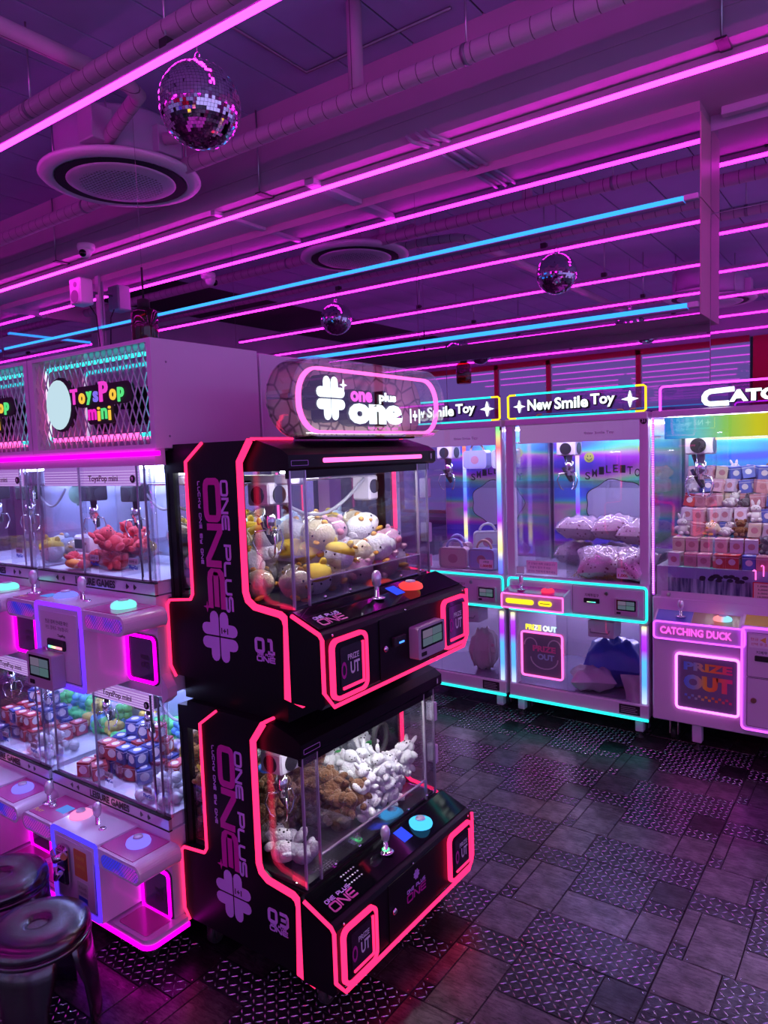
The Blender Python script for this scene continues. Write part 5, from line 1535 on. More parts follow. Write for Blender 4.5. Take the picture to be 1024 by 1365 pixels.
    # poster: plain cloud with a dark patch, and its lettering
    def cloud(m, grow, th, mi):
        pts = []
        for i in range(48):
            a = 2 * math.pi * i / 48
            r = 1 + .05 * math.cos(7 * a)
            pts.append((SCX + .02 + (.20 + grow) * r * math.cos(a), 1.25 + (.155 + grow) * r * math.sin(a)))
        m.poly('F', SYB - .016, pts, th, mi)
    part('poster_cloud', [DECALK, mat('poster_pale', (.55, .58, .75), .4)], hb, lambda m: (cloud(m, .006, .001, 0), cloud(m, 0, .002, 1)))
    part('poster_lettering', [DECALK, mat('poster_lime', (.55, .62, .10), .4)], hb, lambda m: [put_text(m, 'F', SYB - .017 - .001 * (k > 11), ch, SCX - .17 + .046 * (k % 9), 1.425 + .055 * math.sin(math.pi * ((k % 9) + .5) / 9), .034, .050, 0.0008, .012, mi=0 if k < 9 else 1) for k, ch in enumerate('SMILE-TOY')])
    for sx_, sz_ in ((SCX - .16, 1.555), (SCX + .19, 1.60)):
        part('smiley_print', [mat('poster_lime'), DECALK], hb, lambda m: (m.poly('F', SYB - .016, [(sx_ + .033 * math.cos(a), sz_ + .033 * math.sin(a)) for a in [i * math.pi / 10 for i in range(20)]], .001), m.ribbon('F', SYB - .017, [(sx_ + .018 * math.cos(a), sz_ + .018 * math.sin(a)) for a in [math.pi * 1.1 + math.pi * .8 * i / 6 for i in range(7)]], .004, .0006, mi=1), m.poly('F', SYB - .017, rrect(sx_ - .012, sx_ - .006, sz_ + .004, sz_ + .014, .002, 2), .0006, 1), m.poly('F', SYB - .017, rrect(sx_ + .006, sx_ + .012, sz_ + .004, sz_ + .014, .002, 2), .0006, 1)))
    part('display_bed', mat('bed_lilac', (.5, .48, .58), .5), t, lambda m: m.box(SX0 + .01, SX1 - .01, SYF + .022, SYB - .012, .868, .874))
    part('gantry_rail', CHROME, t, lambda m: m.tube([(SX0 + .02, SYF + .34, 1.665), (SX1 - .02, SYF + .34, 1.665)], .007, 6))
    claw_unit(t, SX0 + .27, SYF + .33, 1.665, 1.2)
    part('chute_pane', ACRYL, t, lambda m: m.box(SX0 + .05, SX0 + .36, SYF + .30, SYF + .304, .874, 1.05))
    part('chute_pane', ACRYL, t, lambda m: m.box(SX0 + .36, SX0 + .364, SYF + .03, SYF + .304, .874, 1.05))
    pn = part('price_note', PAPER, t, lambda m: m.poly('F', SYF + .015, rrect(SX1 - .172, SX1 - .078, .895, .952, .003, 2), .001))
    part('price_print', [DECALK, REDP], pn, lambda m: (put_text(m, 'F', SYF + .0139, '1회당', SX1 - .125, .938, .04, .014, .0006, .01), put_text(m, 'F', SYF + .0139, '1,000원', SX1 - .125, .913, .078, .022, .0006, .03, mi=1)))
    nn = part('notice', PAPER, t, lambda m: m.poly('F', SYF + .015, rrect(SX0 + .118, SX0 + .312, .888, .965, .002, 2), .001))
    part('notice_print', mat('violet_ink', (.20, .05, .30), .5), nn, lambda m: (put_text(m, 'F', SYF + .0139, '큰 인형은 위쪽 상품입니다', SX0 + .215, .948, .17, .014, .0006), put_text(m, 'F', SYF + .0139, '흔들지 말아 주세요', SX0 + .205, .926, .13, .014, .0006), put_text(m, 'F', SYF + .0139, '문의는 직원에게 해주세요', SX0 + .215, .903, .17, .014, .0006)))
    part('clip', WHITE2, t, lambda m: m.poly('F', SYF + .015, rrect(SX0 + .055, SX0 + .105, .882, .925, .003, 2), .003))
    part('number_badge', [DECALK, DECALW], t, lambda m: (m.lathe([(.017, SYF + .006), (.017, SYF + .011)], (SX1 - .022, 0, 1.752), 16, 'y'), put_text(m, 'F', SYF + .0055, '31', SX1 - .022, 1.752, .018, .016, .0006, .02, mi=1)))
    # sign board
    sg = part('sign_board', glass('tinted_sign_acrylic', (.72, .58, .80), .12, .5), t, lambda m: m.box(SX0 + .018, SX1 - .004, SYF + .012, SYF + .016, 1.798, 1.946))
    part('sign_neon', CYAN, sg, lambda m: m.tube([(SX0 + .075, SYF + .008, 1.940), (SX1 - .065, SYF + .008, 1.940)], .006, 6))
    part('sign_neon', CYAN, sg, lambda m: m.tube([(SX0 + .075, SYF + .008, 1.804), (SX1 - .065, SYF + .008, 1.804)], .006, 6))
    part('sign_end_neon', YELLOW, sg, lambda m: m.tube([(SX0 + .073, SYF + .008, 1.940), (SX0 + .035, SYF + .008, 1.940), (SX0 + .022, SYF + .008, 1.932), (SX0 + .022, SYF + .008, 1.812), (SX0 + .035, SYF + .008, 1.804), (SX0 + .073, SYF + .008, 1.804)], .006, 6))
    part('sign_end_neon', YELLOW, sg, lambda m: m.tube([(SX1 - .063, SYF + .008, 1.940), (SX1 - .022, SYF + .008, 1.940), (SX1 - .010, SYF + .008, 1.932), (SX1 - .010, SYF + .008, 1.812), (SX1 - .022, SYF + .008, 1.804), (SX1 - .063, SYF + .008, 1.804)], .006, 6))
    for body, cx, w, h in (('New', SX0 + .225, .150, .064), ('Smile', SX0 + .412, .195, .066), ('Toy', SX0 + .590, .135, .076)):
        lb = part('letter_block', BLACKM, sg, lambda m: put_text(m, 'F', SYF + .011, body, cx + .004, 1.873, w + .010, h + .010, .012, .05))
        part('lit_lettering', LITWHITE, lb, lambda m: put_text(m, 'F', SYF - .0012, body, cx, 1.876, w, h, .0006, .03))
    for cx, r in ((SX0 + .095, .036), (SX1 - .092, .044)):
        part('sign_star', LITWHITE, sg, lambda m: star4(m, 'F', SYF + .011, cx, 1.872, r, .012))
    return t

sm1 = smile_machine('tall white claw machine with cyan neon, its New Smile Toy sign fully in view', 'tall white claw machines with cyan neon')
sm2 = copy_tree(sm1)
sm2.location.x -= .852
sm2['label'] = 'tall white claw machine with cyan neon, half hidden behind the black stack'
part('front_post_led', emit_ramp('post_led_tall', RAIN, 2, .88, 1.76, 1.2), sm2, lambda m: m.box(SX1 - .036, SX1 - .012, SYF + .004, SYF + .012, .875, 1.775))

# the machine at the right edge of the photo
DX0, DX1 = -1.072, -.06
def duck_machine():
    t = thing('claw_machine', 'white claw machine with magenta neon and a pile of small boxes at the right edge', 'claw machine', ((DX0 + DX1) / 2, 4.29, 0), 'tall white claw machines')
    cab = part('cabinet', WHITE, t, lambda m: m.cbox(DX0, DX1, SYF, SYB, .145, .815, .005))
    for x in (DX0 + .22, DX0 + .75):
        ft = part('foot', WHITE2, t, lambda m: m.cbox(x - .024, x + .024, SYF + .02, SYF + .07, .045, .145, .004))
        part('foot_pad', RUBBER, ft, lambda m: m.lathe([(.024, 0), (.024, .012), (.010, .018), (.010, .048)], (x, SYF + .045, 0), 12))
    for x in (DX0 + .08, DX1 - .08):
        caster(t, x, SYF + .14, .145, .034)
        caster(t, x, SYB - .10, .145, .034)
    # console
    cx1 = DX0 + .442
    con = part('console', WHITE2, cab, lambda m: m.prism([(SYF - .075, .612), (SYF, .598), (SYF, .752), (SYF - .07, .704)], 'x', DX0 + .025, cx1))
    part('console_top', mat('comic_print', (.14, .20, .62), .3, coat=.3), con, lambda m: m.add([(DX0 + .035, SYF - .066, .7075), (DX0 + .21, SYF - .066, .7075), (DX0 + .21, SYF - .004, .7505), (DX0 + .035, SYF - .004, .7505)], [(0, 1, 2, 3)]))
    part('console_top', mat('comic_print_olive', (.42, .34, .20), .3, coat=.3), con, lambda m: m.add([(DX0 + .212, SYF - .066, .7075), (cx1 - .01, SYF - .066, .7075), (cx1 - .01, SYF - .004, .7505), (DX0 + .212, SYF - .004, .7505)], [(0, 1, 2, 3)]))
    part('console_neon', VIOLET, con, lambda m: m.ribbon('F', SYF - .075, rrect(DX0 + .028, cx1 + .02, .612, .702, .016), .007, .006, True))
    part('console_lettering', emit('pink_outline_text', (1.0, .10, .70), 1.0), con, lambda m: put_text(m, 'F', SYF - .0745, 'CATCHING DUCK', DX0 + .232, .658, .345, .040, .0015, .04))
    joystick(con, DX0 + .155, SYF - .04, .730, 1.0)
    dome_button(con, DX0 + .355, SYF - .04, .730, emit_ramp('button_pink_blue', [(0, (1, .25, .3)), (.4, (1, .3, .35)), (.6, (.3, .7, 1)), (1, (.3, .7, 1))], 0, -.19, -.10, .9), .045)
    pf = part('prize_out_flap', mat('flap_grey'), cab, lambda m: m.poly('F', SYF, rrect(DX0 + .128, DX0 + .420, .236, .518, .014), .003))
    part('neon_ring', emit('violet_pink_neon', (1.0, .16, .95), 2.4), pf, lambda m: m.ribbon('F', SYF, rrect(DX0 + .124, DX0 + .424, .231, .523, .016), .011, .009, True))
    RB = mat('rainbow_print', (.5, .5, .5), .4)
    nt = RB.node_tree
    tc = nt.nodes.new('ShaderNodeTexCoord'); sp = nt.nodes.new('ShaderNodeSeparateXYZ'); mr = nt.nodes.new('ShaderNodeMapRange'); rr = nt.nodes.new('ShaderNodeValToRGB')
    nt.links.new(tc.outputs['Object'], sp.inputs[0]); nt.links.new(sp.outputs[0], mr.inputs[0])
    mr.inputs[1].default_value, mr.inputs[2].default_value = -.36, -.10
    nt.links.new(mr.outputs[0], rr.inputs[0]); nt.links.new(rr.outputs[0], nt.nodes['Principled BSDF'].inputs['Base Color'])
    cr = rr.color_ramp
    for p, c in ((.25, (.25, .5, .6)), (.45, (.85, .55, .05)), (.65, (.9, .25, .05))):
        e = cr.elements.new(p); e.color = (*c, 1)
    cr.elements[0].color = (.05, .2, .8, 1); cr.elements[-1].color = (.75, .03, .25, 1)
    part('flap_lettering', RB, pf, lambda m: (put_text(m, 'F', SYF - .003, 'PRIZE', DX0 + .278, .462, .235, .044, .0008, .05), put_text(m, 'F', SYF - .003, 'OUT', DX0 + .278, .378, .235, .080, .0008, .07)))
    def chk(m):
        for i in range(14):
            m.box(DX0 + .165 + i * .0165, DX0 + .178 + i * .0165, SYF - .0038, SYF - .003, .300 - (i % 2) * .014, .312 - (i % 2) * .014)
    part('flap_checker', RB, pf, chk, kind='stuff')
    # coin column
    kx0, kx1 = cx1 + .004, cx1 + .42
    cc = part('coin_column', WHITE, cab, lambda m: m.prism([(SYF - .078, .20), (SYF, .19), (SYF, .765), (SYF - .072, .722)], 'x', kx0, kx1))
    part('column_neon', VIOLET, cc, lambda m: m.ribbon('F', SYF - .078, rrect(kx0 + .004, kx1, .205, .716, .022), .008, .006, True))
    part('column_top', mat('comic_print_yellow', (.55, .45, .05), .3), cc, lambda m: m.add([(kx0 + .012, SYF - .068, .7255), (kx1 - .01, SYF - .068, .7255), (kx1 - .01, SYF - .004, .7635), (kx0 + .012, SYF - .004, .7635)], [(0, 1, 2, 3)]))
    for z0, z1 in ((.475, .690), (.225, .465)):
        d = part('column_door', WHITE2, cc, lambda m: m.poly('F', SYF - .078, rrect(kx0 + .030, kx1 - .03, z0, z1, .003, 2), .003))
        part('door_gap', DECALK, cc, lambda m: m.ribbon('F', SYF - .078, rrect(kx0 + .028, kx1 - .028, z0 - .002, z1 + .002, .003, 2), .002, .0006, True))
        if z0 > .4:
            part('instruction', DECALW, d, lambda m: m.poly('F', SYF - .081, rrect(kx0 + .036, kx0 + .22, .620, .682, .002, 2), .0006))
            part('instruction_print', [REDP, mat('yellow_print')], d, lambda m: (put_text(m, 'F', SYF - .0816, '현금 :', kx0 + .065, .662, .044, .014, .0005), put_text(m, 'F', SYF - .0816, '선택 후 조작', kx0 + .09, .638, .090, .014, .0005), m.poly('F', SYF - .0816, [(kx0 + .085, .660), (kx0 + .110, .676), (kx0 + .110, .646)], .0005, 1)))
            part('slot_lettering', DECALK, d, lambda m: put_text(m, 'F', SYF - .081, '지폐투입구', kx0 + .11, .598, .085, .016, .0006, .01))
            part('bill_slot', BLACKM, d, lambda m: m.cbox(kx0 + .062, kx0 + .16, SYF - .090, SYF - .080, .555, .582, .003))
        else:
            part('door_lock', mat('bronze', (.35, .22, .14), .3, .9), d, lambda m: m.lathe([(.012, SYF - .090), (.014, SYF - .081)], (kx0 + .058, 0, .355), 14, 'y'))
    # glass case
    part('front_pane', GLASS, t, lambda m: m.box(DX0 + .012, DX1 - .012, SYF + .016, SYF + .020, .818, 1.765))
    for x in (DX0 + .004, DX1 - .008):
        part('side_pane', GLASS, t, lambda m: m.box(x, x + .004, SYF + .02, SYB - .01, .818, 1.765))
    part('case_sill', WHITE, t, lambda m: m.box(DX0 + .045, DX1, SYF + .004, SYF + .016, .815, .848))
    part('sill_lock', CHROME, t, lambda m: m.lathe([(.010, SYF - .004), (.010, SYF + .004)], (DX0 + .085, 0, .832), 12, 'y'))
    part('dotted_led', emit('violet_dots', (.75, .18, 1.0), 2.0), t, lambda m: [m.box(DX0 - .001, DX0 + .007, SYF + .004, SYF + .012, .83 + k * .0125, .838 + k * .0125) for k in range(75)], kind='stuff')
    part('led_channel', emit('violet_channel', (.45, .08, .75), .8), t, lambda m: m.box(DX0 - .003, DX0 + .009, SYF + .012, SYF + .018, .82, 1.765))
    part('back_panel', WHITE2, t, lambda m: m.box(DX0, DX1, SYB - .008, SYB, .815, 1.80))
    part('holographic_back', holo_mat('holo_foil_bright', 1.7), t, lambda m: m.box(DX0 + .02, DX1 - .02, SYB - .014, SYB - .009, .85, 1.75))
    part('rainbow_banner', emit_ramp('rainbow_banner', [(0, (.02, .08, .55)), (.12, (.03, .30, .70)), (.25, (.12, .55, .60)), (.42, (.25, .60, .10)), (.6, (.60, .60, .02)), (1, (.7, .3, .02))], 0, -.50, .30, .75), t, lambda m: m.box(DX0 + .05, DX1 - .02, SYF + .06, SYF + .064, 1.650, 1.762))
    part('banner_lights', emit('warm_bulb_row', (1.0, .55, .28), 1.4), t, lambda m: [m.box(DX0 + .30 + k * .014, DX0 + .311 + k * .014, SYF + .056, SYF + .064, 1.638, 1.648) for k in range(48)], kind='stuff')
    part('light_strip', CABW, t, lambda m: m.box(DX0 + .06, DX1 - .06, SYF + .08, SYF + .11, 1.752, 1.760))
    part('light_strip', CABL, t, lambda m: m.box(DX0 + .06, DX1 - .06, SYB - .07, SYB - .04, 1.752, 1.760))
    part('roof', WHITE, t, lambda m: m.cbox(DX0, DX1, SYF + .002, SYB, 1.765, 1.800, .004))
    claw_unit(t, DX0 + .19, SYF + .25, 1.665, 1.35)
    part('gantry_rail', CHROME, t, lambda m: m.tube([(DX0 + .02, SYF + .27, 1.672), (DX1 - .02, SYF + .27, 1.672)], .007, 6))
    # printed display board below the boxes
    wm = mat('waterfall_print', (.3, .35, .5), .35, coat=.3)
    nt = wm.node_tree
    tc = nt.nodes.new('ShaderNodeTexCoord')
    mp = nt.nodes.new('ShaderNodeMapping'); mp.inputs['Scale'].default_value = (60, 1, 5)
    nt.links.new(tc.outputs['Object'], mp.inputs[0])
    n = nt.nodes.new('ShaderNodeTexNoise'); n.inputs['Scale'].default_value = 1; n.inputs['Detail'].default_value = 4
    nt.links.new(mp.outputs[0], n.inputs['Vector'])
    r = nt.nodes.new('ShaderNodeValToRGB'); r.color_ramp.elements[0].position = .38; r.color_ramp.elements[1].position = .66
    r.color_ramp.elements[0].color = (.03, .05, .16, 1); r.color_ramp.elements[1].color = (.45, .52, .70, 1)
    nt.links.new(n.outputs['Fac'], r.inputs[0])
    sp = nt.nodes.new('ShaderNodeSeparateXYZ'); nt.links.new(tc.outputs['Object'], sp.inputs[0])
    g = nt.nodes.new('ShaderNodeMath'); g.operation = 'GREATER_THAN'; g.inputs[1].default_value = .917; nt.links.new(sp.outputs[2], g.inputs[0])
    mx = nt.nodes.new('ShaderNodeMixRGB'); mx.inputs[2].default_value = (.30, .36, .62, 1)
    nt.links.new(g.outputs[0], mx.inputs[0]); nt.links.new(r.outputs[0], mx.inputs[1])
    nt.links.new(mx.outputs[0], nt.nodes['Principled BSDF'].inputs['Base Color'])
    bd_ = part('display_board', wm, t, lambda m: m.box(DX0 + .07, DX1 - .02, SYF + .045, SYF + .051, .84, .975))
    def trees(m):
        rnd = random.Random(5)
        for cx in (.285, .40, .62, .75):
            for k in range(9):
                x, z = DX0 + cx + rnd.uniform(-.045, .045), .925 + rnd.uniform(-.012, .016)
                m.poly('F', SYF + .0445, [(x + .016 * math.cos(a), z + .010 * math.sin(a)) for a in [i * math.pi / 4 for i in range(8)]], .0004 + .00005 * k)
    part('board_trees', mat('tree_print', (.012, .02, .04), .5), bd_, trees)
    part('display_bed', mat('bed_lilac'), t, lambda m: m.box(DX0 + .01, DX1 - .01, SYF + .052, SYB - .015, .815, .975))
    pc = part('price_card', mat('cream_card', (.72, .55, .45), .6), t, lambda m: m.poly('F', SYF + .014, rrect(DX0 + .485, DX0 + .60, .838, .925, .002, 2), .001))
    part('card_frame', REDP, pc, lambda m: m.ribbon('F', SYF + .0128, rrect(DX0 + .485, DX0 + .60, .838, .925, .002, 2), .005, .0006, True))
    part('card_print', DECALK, pc, lambda m: [put_text(m, 'F', SYF + .0128, s_, DX0 + .535, .908 - k * .018, .06, .011, .0006, .01) for k, s_ in enumerate(('1,000원', '3,000원', '5,000원', '10,000원'))])
    for x, z0, z1 in ((DX0 + .49, .935, .985), (DX0 + .525, .955, 1.01)):
        part('neon_hook', SOFTPINK, t, lambda m: m.tube([(x - .008, SYF + .030, z1 - .006), (x - .004, SYF + .030, z1), (x + .003, SYF + .030, z1 - .004), (x + .003, SYF + .030, z0)], .0035, 6))
    # sign board
    sg = part('sign_board', glass('tinted_sign_acrylic'), t, lambda m: m.box(DX0 + .035, DX1, SYF + .012, SYF + .016, 1.775, 1.928))
    part('sign_neon', emit('magenta_violet_neon', (.85, .05, .95), 2.4), sg, lambda m: m.tube([(a, SYF + .008, b) for a, b in rrect(DX0 + .042, DX1 - .006, 1.782, 1.922, .018)], .006, 6, closed=True))
    part('big_letter_c', LITWHITE, sg, lambda m: (m.ribbon('F', SYF + .010, [(DX0 + .395, 1.885), (DX0 + .285, 1.880), (DX0 + .268, 1.872), (DX0 + .258, 1.856), (DX0 + .258, 1.838), (DX0 + .268, 1.824), (DX0 + .285, 1.818), (DX0 + .370, 1.818)], .024, .012)))
    part('letter_shadow', BLACKM, sg, lambda m: put_text(m, 'F', SYF + .011, 'ATCHING', DX0 + .612, 1.848, .475, .062, .010, .07))
    part('lit_lettering', LITWHITE, sg, lambda m: put_text(m, 'F', SYF + .0008, 'ATCHING', DX0 + .608, 1.851, .47, .060, .0006, .055))
    return t
duck_machine()

# ------------------------------------------------------------------ stools
def stool(x, y, label):
    z = .30
    t = thing('stool', label, 'stool', (x, y, 0), 'clear purple stools')
    seat = part('seat', SMOKEPL, t, lambda m: m.lathe([(.028, z - .010), (.030, z - .002), (.045, z + .001), (.10, z), (.128, z - .004), (.142, z - .014), (.146, z - .028), (.143, z - .040), (.138, z - .036), (.136, z - .016), (.10, z - .010), (.035, z - .009)], (x, y, 0), 40))
    def legs(k):
        m = MB()
        a0, a1 = math.radians(90 * k + 8), math.radians(90 * k + 82)
        n = 9
        v, f = [], []
        for (r_out, zz, shrink) in ((.140, z - .038, 0.0), (.145, .20, .06), (.152, .13, .22), (.158, .05, .27), (.160, .0, .28)):
            for i in range(n):
                a = a0 + shrink + (a1 - a0 - 2 * shrink) * i / (n - 1)
                v.append((x + r_out * math.cos(a), y + r_out * math.sin(a), zz))
        for j in range(4):
            for i in range(n - 1):
                f.append((j * n + i, j * n + i + 1, (j + 1) * n + i + 1, (j + 1) * n + i))
        o = len(v)
        v += [(x + (p[0] - x) * .965, y + (p[1] - y) * .965, p[2]) for p in v]
        f += [tuple(o + i for i in reversed(q)) for q in f]
        rim = [i for i in range(n)] + [(j * n + n - 1) for j in range(1, 5)] + [4 * n + i for i in range(n - 2, -1, -1)] + [j * n for j in range(3, 0, -1)]
        for i in range(len(rim)):
            a, b = rim[i], rim[(i + 1) % len(rim)]
            f.append((a, b, o + b, o + a))
        m.add(v, f, 0, True)
        return m
    for k in range(4):
        legs(k).build('leg', SMOKEPL, t)
    part('rim_band', SMOKEPL, t, lambda m: m.lathe([(.141, z - .042), (.143, z - .036), (.146, z - .050), (.142, z - .055)], (x, y, 0), 40))
    return t
stool(-2.02, 1.01, 'clear purple plastic stool with a hole in the seat, nearest at the lower left')
stool(-2.37, 1.075, 'clear purple plastic stool behind the nearest one, cut by the left edge')
# three more copies of the machine, added unseen behind the viewpoint as fill light
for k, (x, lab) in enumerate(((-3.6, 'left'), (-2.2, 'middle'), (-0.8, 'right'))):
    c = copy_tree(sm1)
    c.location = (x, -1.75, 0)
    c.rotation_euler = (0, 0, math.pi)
    c['label'] = lab + ' of three unseen claw machines added behind the viewpoint as fill light'
    c['group'] = 'fill light claw machines added behind the viewpoint'

# ------------------------------------------------------------------ prizes
FURW = mat('white_plush', (.80, .79, .80), .9, sheen=.3, bump=.5, bscale=160)
FURY = mat('cream_plush', (.80, .70, .42), .9, sheen=.3, bump=.5, bscale=160)
FURO = mat('amber_felt', (.80, .42, .06), .9)
FURB = mat('brown_plush', (.20, .085, .03), .95, sheen=.2, bump=.9, bscale=110)
FURG = mat('grey_plush', (.13, .13, .16), .9, sheen=.3, bump=.5, bscale=140)
FURP = mat('pink_plush', (.75, .42, .52), .9, sheen=.3, bump=.4, bscale=140)
FURR = mat('red_plush', (.72, .05, .06), .85, sheen=.3, bump=.4, bscale=120)
FURL = mat('pale_blue_plush', (.42, .55, .72), .9, bump=.4, bscale=140)
EYE = mat('plush_eye', (.01, .01, .012), .3)
GREENC = mat('green_cloth', (.04, .35, .08), .8)
BLUEC = mat('blue_cloth', (.06, .14, .55), .8)
YELC = mat('yellow_cloth', (.75, .55, .05), .8)
WRAP = glass('cellophane_wrap', (.95, .95, .97), .10, .6, .08)

HIDE = []
def proto(name, mb, mats):
    o = mb.build(name, mats, None, base=(0, 0, 0))
    return o

def doll(name, fur, accent, ears='long', cloth=None, face=True):
    m = MB()
    m.ball((0, 0, .030), (.034, .028, .034), 12, 8, 0)
    m.ball((0, 0, .078), (.031, .028, .026), 12, 8, 0)
    for s in (-1, 1):
        m.ball((s * .036, -.004, .042), (.020, .013, .013), 8, 6, 0, Matrix.Rotation(s * .5, 3, 'Y'))
        m.ball((s * .020, -.022, .006), (.014, .024, .014), 8, 6, 0)
        if ears == 'long':
            m.ball((s * .016, .002, .115), (.009, .007, .024), 8, 6, 0, Matrix.Rotation(s * .25, 3, 'Y'))
        elif ears == 'round':
            m.ball((s * .025, 0, .098), (.011, .007, .011), 8, 6, 0)
        else:
            m.ball((s * .034, .0, .080), (.011, .009, .022), 8, 6, 0, Matrix.Rotation(s * .3, 3, 'Y'))
        if face:
            m.ball((s * .011, -.0265, .082), (.0028, .002, .0034), 6, 4, 1)
    if face:
        m.ball((0, -.029, .073), (.004, .003, .003), 6, 4, 1)
    if cloth is not None:
        m.ball((0, 0, .036), (.0355, .0295, .026), 12, 8, 2)
    return proto(name, m, [fur, EYE, accent])

def round_toy(name, fur, accent, kind):
    m = MB()
    m.ball((0, 0, .042), (.050, .046, .043), 14, 10, 0)
    if kind == 'chick':
        m.ball((0, -.046, .044), (.010, .010, .006), 8, 6, 2)
        for s in (-1, 1):
            m.ball((s * .022, -.034, .006), (.014, .018, .008), 8, 6, 2)
            m.ball((s * .047, .002, .040), (.010, .020, .020), 8, 6, 0)
            m.ball((s * .018, -.041, .056), (.003, .003, .004), 6, 4, 1)
        m.ball((0, .002, .087), (.010, .010, .008), 8, 6, 2)
    elif kind == 'pig':
        m.ball((0, -.046, .040), (.014, .010, .011), 10, 6, 2)
        for s in (-1, 1):
            m.ball((s * .028, -.004, .080), (.012, .006, .012), 8, 6, 0)
            m.ball((s * .026, -.030, .006), (.014, .014, .010), 8, 6, 0)
            m.ball((s * .020, -.042, .052), (.003, .003, .004), 6, 4, 1)
    else:
        m.ball((0, 0, .060), (.051, .047, .026), 14, 8, 2)
        for s in (-1, 1):
            m.ball((s * .034, 0, .086), (.013, .008, .013), 8, 6, 2)
            m.ball((s * .018, -.043, .046), (.003, .003, .004), 6, 4, 1)
    return proto(name, m, [fur, EYE, accent])

RND = random.Random(11)
ORD = ['first', 'second', 'third', 'fourth', 'fifth', 'sixth', 'seventh', 'eighth', 'ninth', 'tenth', 'eleventh', 'twelfth']
LAY = ['bottom', 'second', 'third', 'top']
def place(p, loc, rot, sc, label, cat, group, first):
    if first:
        o = p
    else:
        o = copy_tree(p)
    o.location = loc
    o.rotation_euler = rot
    o.scale = (sc, sc, sc)
    tag(o, label, cat, group)
    return o

USED = set()
def put(p, loc, rot, sc, label, cat, group):
    f = p.name not in USED
    USED.add(p.name)
    return place(p, loc, rot, sc, label, cat, group, f)

# lower black machine: brown bears at the left, white and grey dolls elsewhere
D_RAB = doll('plush_rabbit', FURW, FURW, 'long')
D_BEAR = doll('plush_bear', FURB, YELC, 'round')
D_BEARB = doll('plush_bear', FURB, BLUEC, 'round', cloth=1)
D_BEARY = doll('plush_bear', FURB, YELC, 'round', cloth=1)
D_DOG = doll('plush_dog', FURW, FURW, 'flop')
D_GREY = doll('plush_dog', FURG, FURG, 'flop')
D_GREEN = doll('plush_rabbit', FURW, GREENC, 'round', cloth=1)
GL = 'plush dolls in the lower black machine'
LAB = {D_RAB.name: 'white long eared plush', D_BEAR.name: 'plain brown bear plush', D_BEARB.name: 'brown bear in blue', D_BEARY.name: 'brown bear in yellow', D_DOG.name: 'white floppy eared plush', D_GREY.name: 'dark grey plush', D_GREEN.name: 'white plush in green'}
zb = .372
xs_, ys_ = -1.875, 1.52
for i in range(7):
    for j in range(10):
        x = -1.855 + i * .064 + RND.uniform(-.010, .010)
        y = 1.528 + j * .0645 + RND.uniform(-.010, .010)
        if x > -1.62 and y < 1.73:
            continue
        step = .056 - .003 * i + .0012 * j
        n = 4 if i < 3 else 3
        for k in range(n):
            lim = (1.60, 1.66, 1.80, 1.86, 1.88, 1.90, 1.86, 1.80)[i] + RND.uniform(-.05, .05)
            brown = y < lim
            p = RND.choice([D_BEAR, D_BEAR, D_BEARB, D_BEARY, D_BEAR]) if brown else RND.choice([D_RAB, D_RAB, D_DOG, D_DOG, D_RAB, D_DOG, D_GREY, D_GREEN])
            if k < n - 1:
                p = D_BEAR if brown else D_DOG
            put(p, (x + RND.uniform(-.008, .008), y + RND.uniform(-.008, .008), zb + k * step + .012), (RND.uniform(-1.4, .1), RND.uniform(-.6, .6), RND.uniform(-.6, 2.6)), RND.uniform(.84, .95), '%s, %s from left, row %s from back, %s layer, machine 03' % (LAB[p.name], ORD[j], ORD[i], 'top' if k == n - 1 else LAY[k]), 'plush toy', GL)
for (x, y, nm) in ((-1.53, 1.53, 'leftmost'), (-1.47, 1.60, 'nearest the glass'), (-1.55, 1.63, 'rightmost')):
    put(D_DOG, (x, y, zb + .008), (-1.2, .2, RND.uniform(0, 3)), 1.1, 'white plush fallen into the prize chute of black machine 03, ' + nm, 'plush toy', 'plush dolls in the chute of the lower black machine')

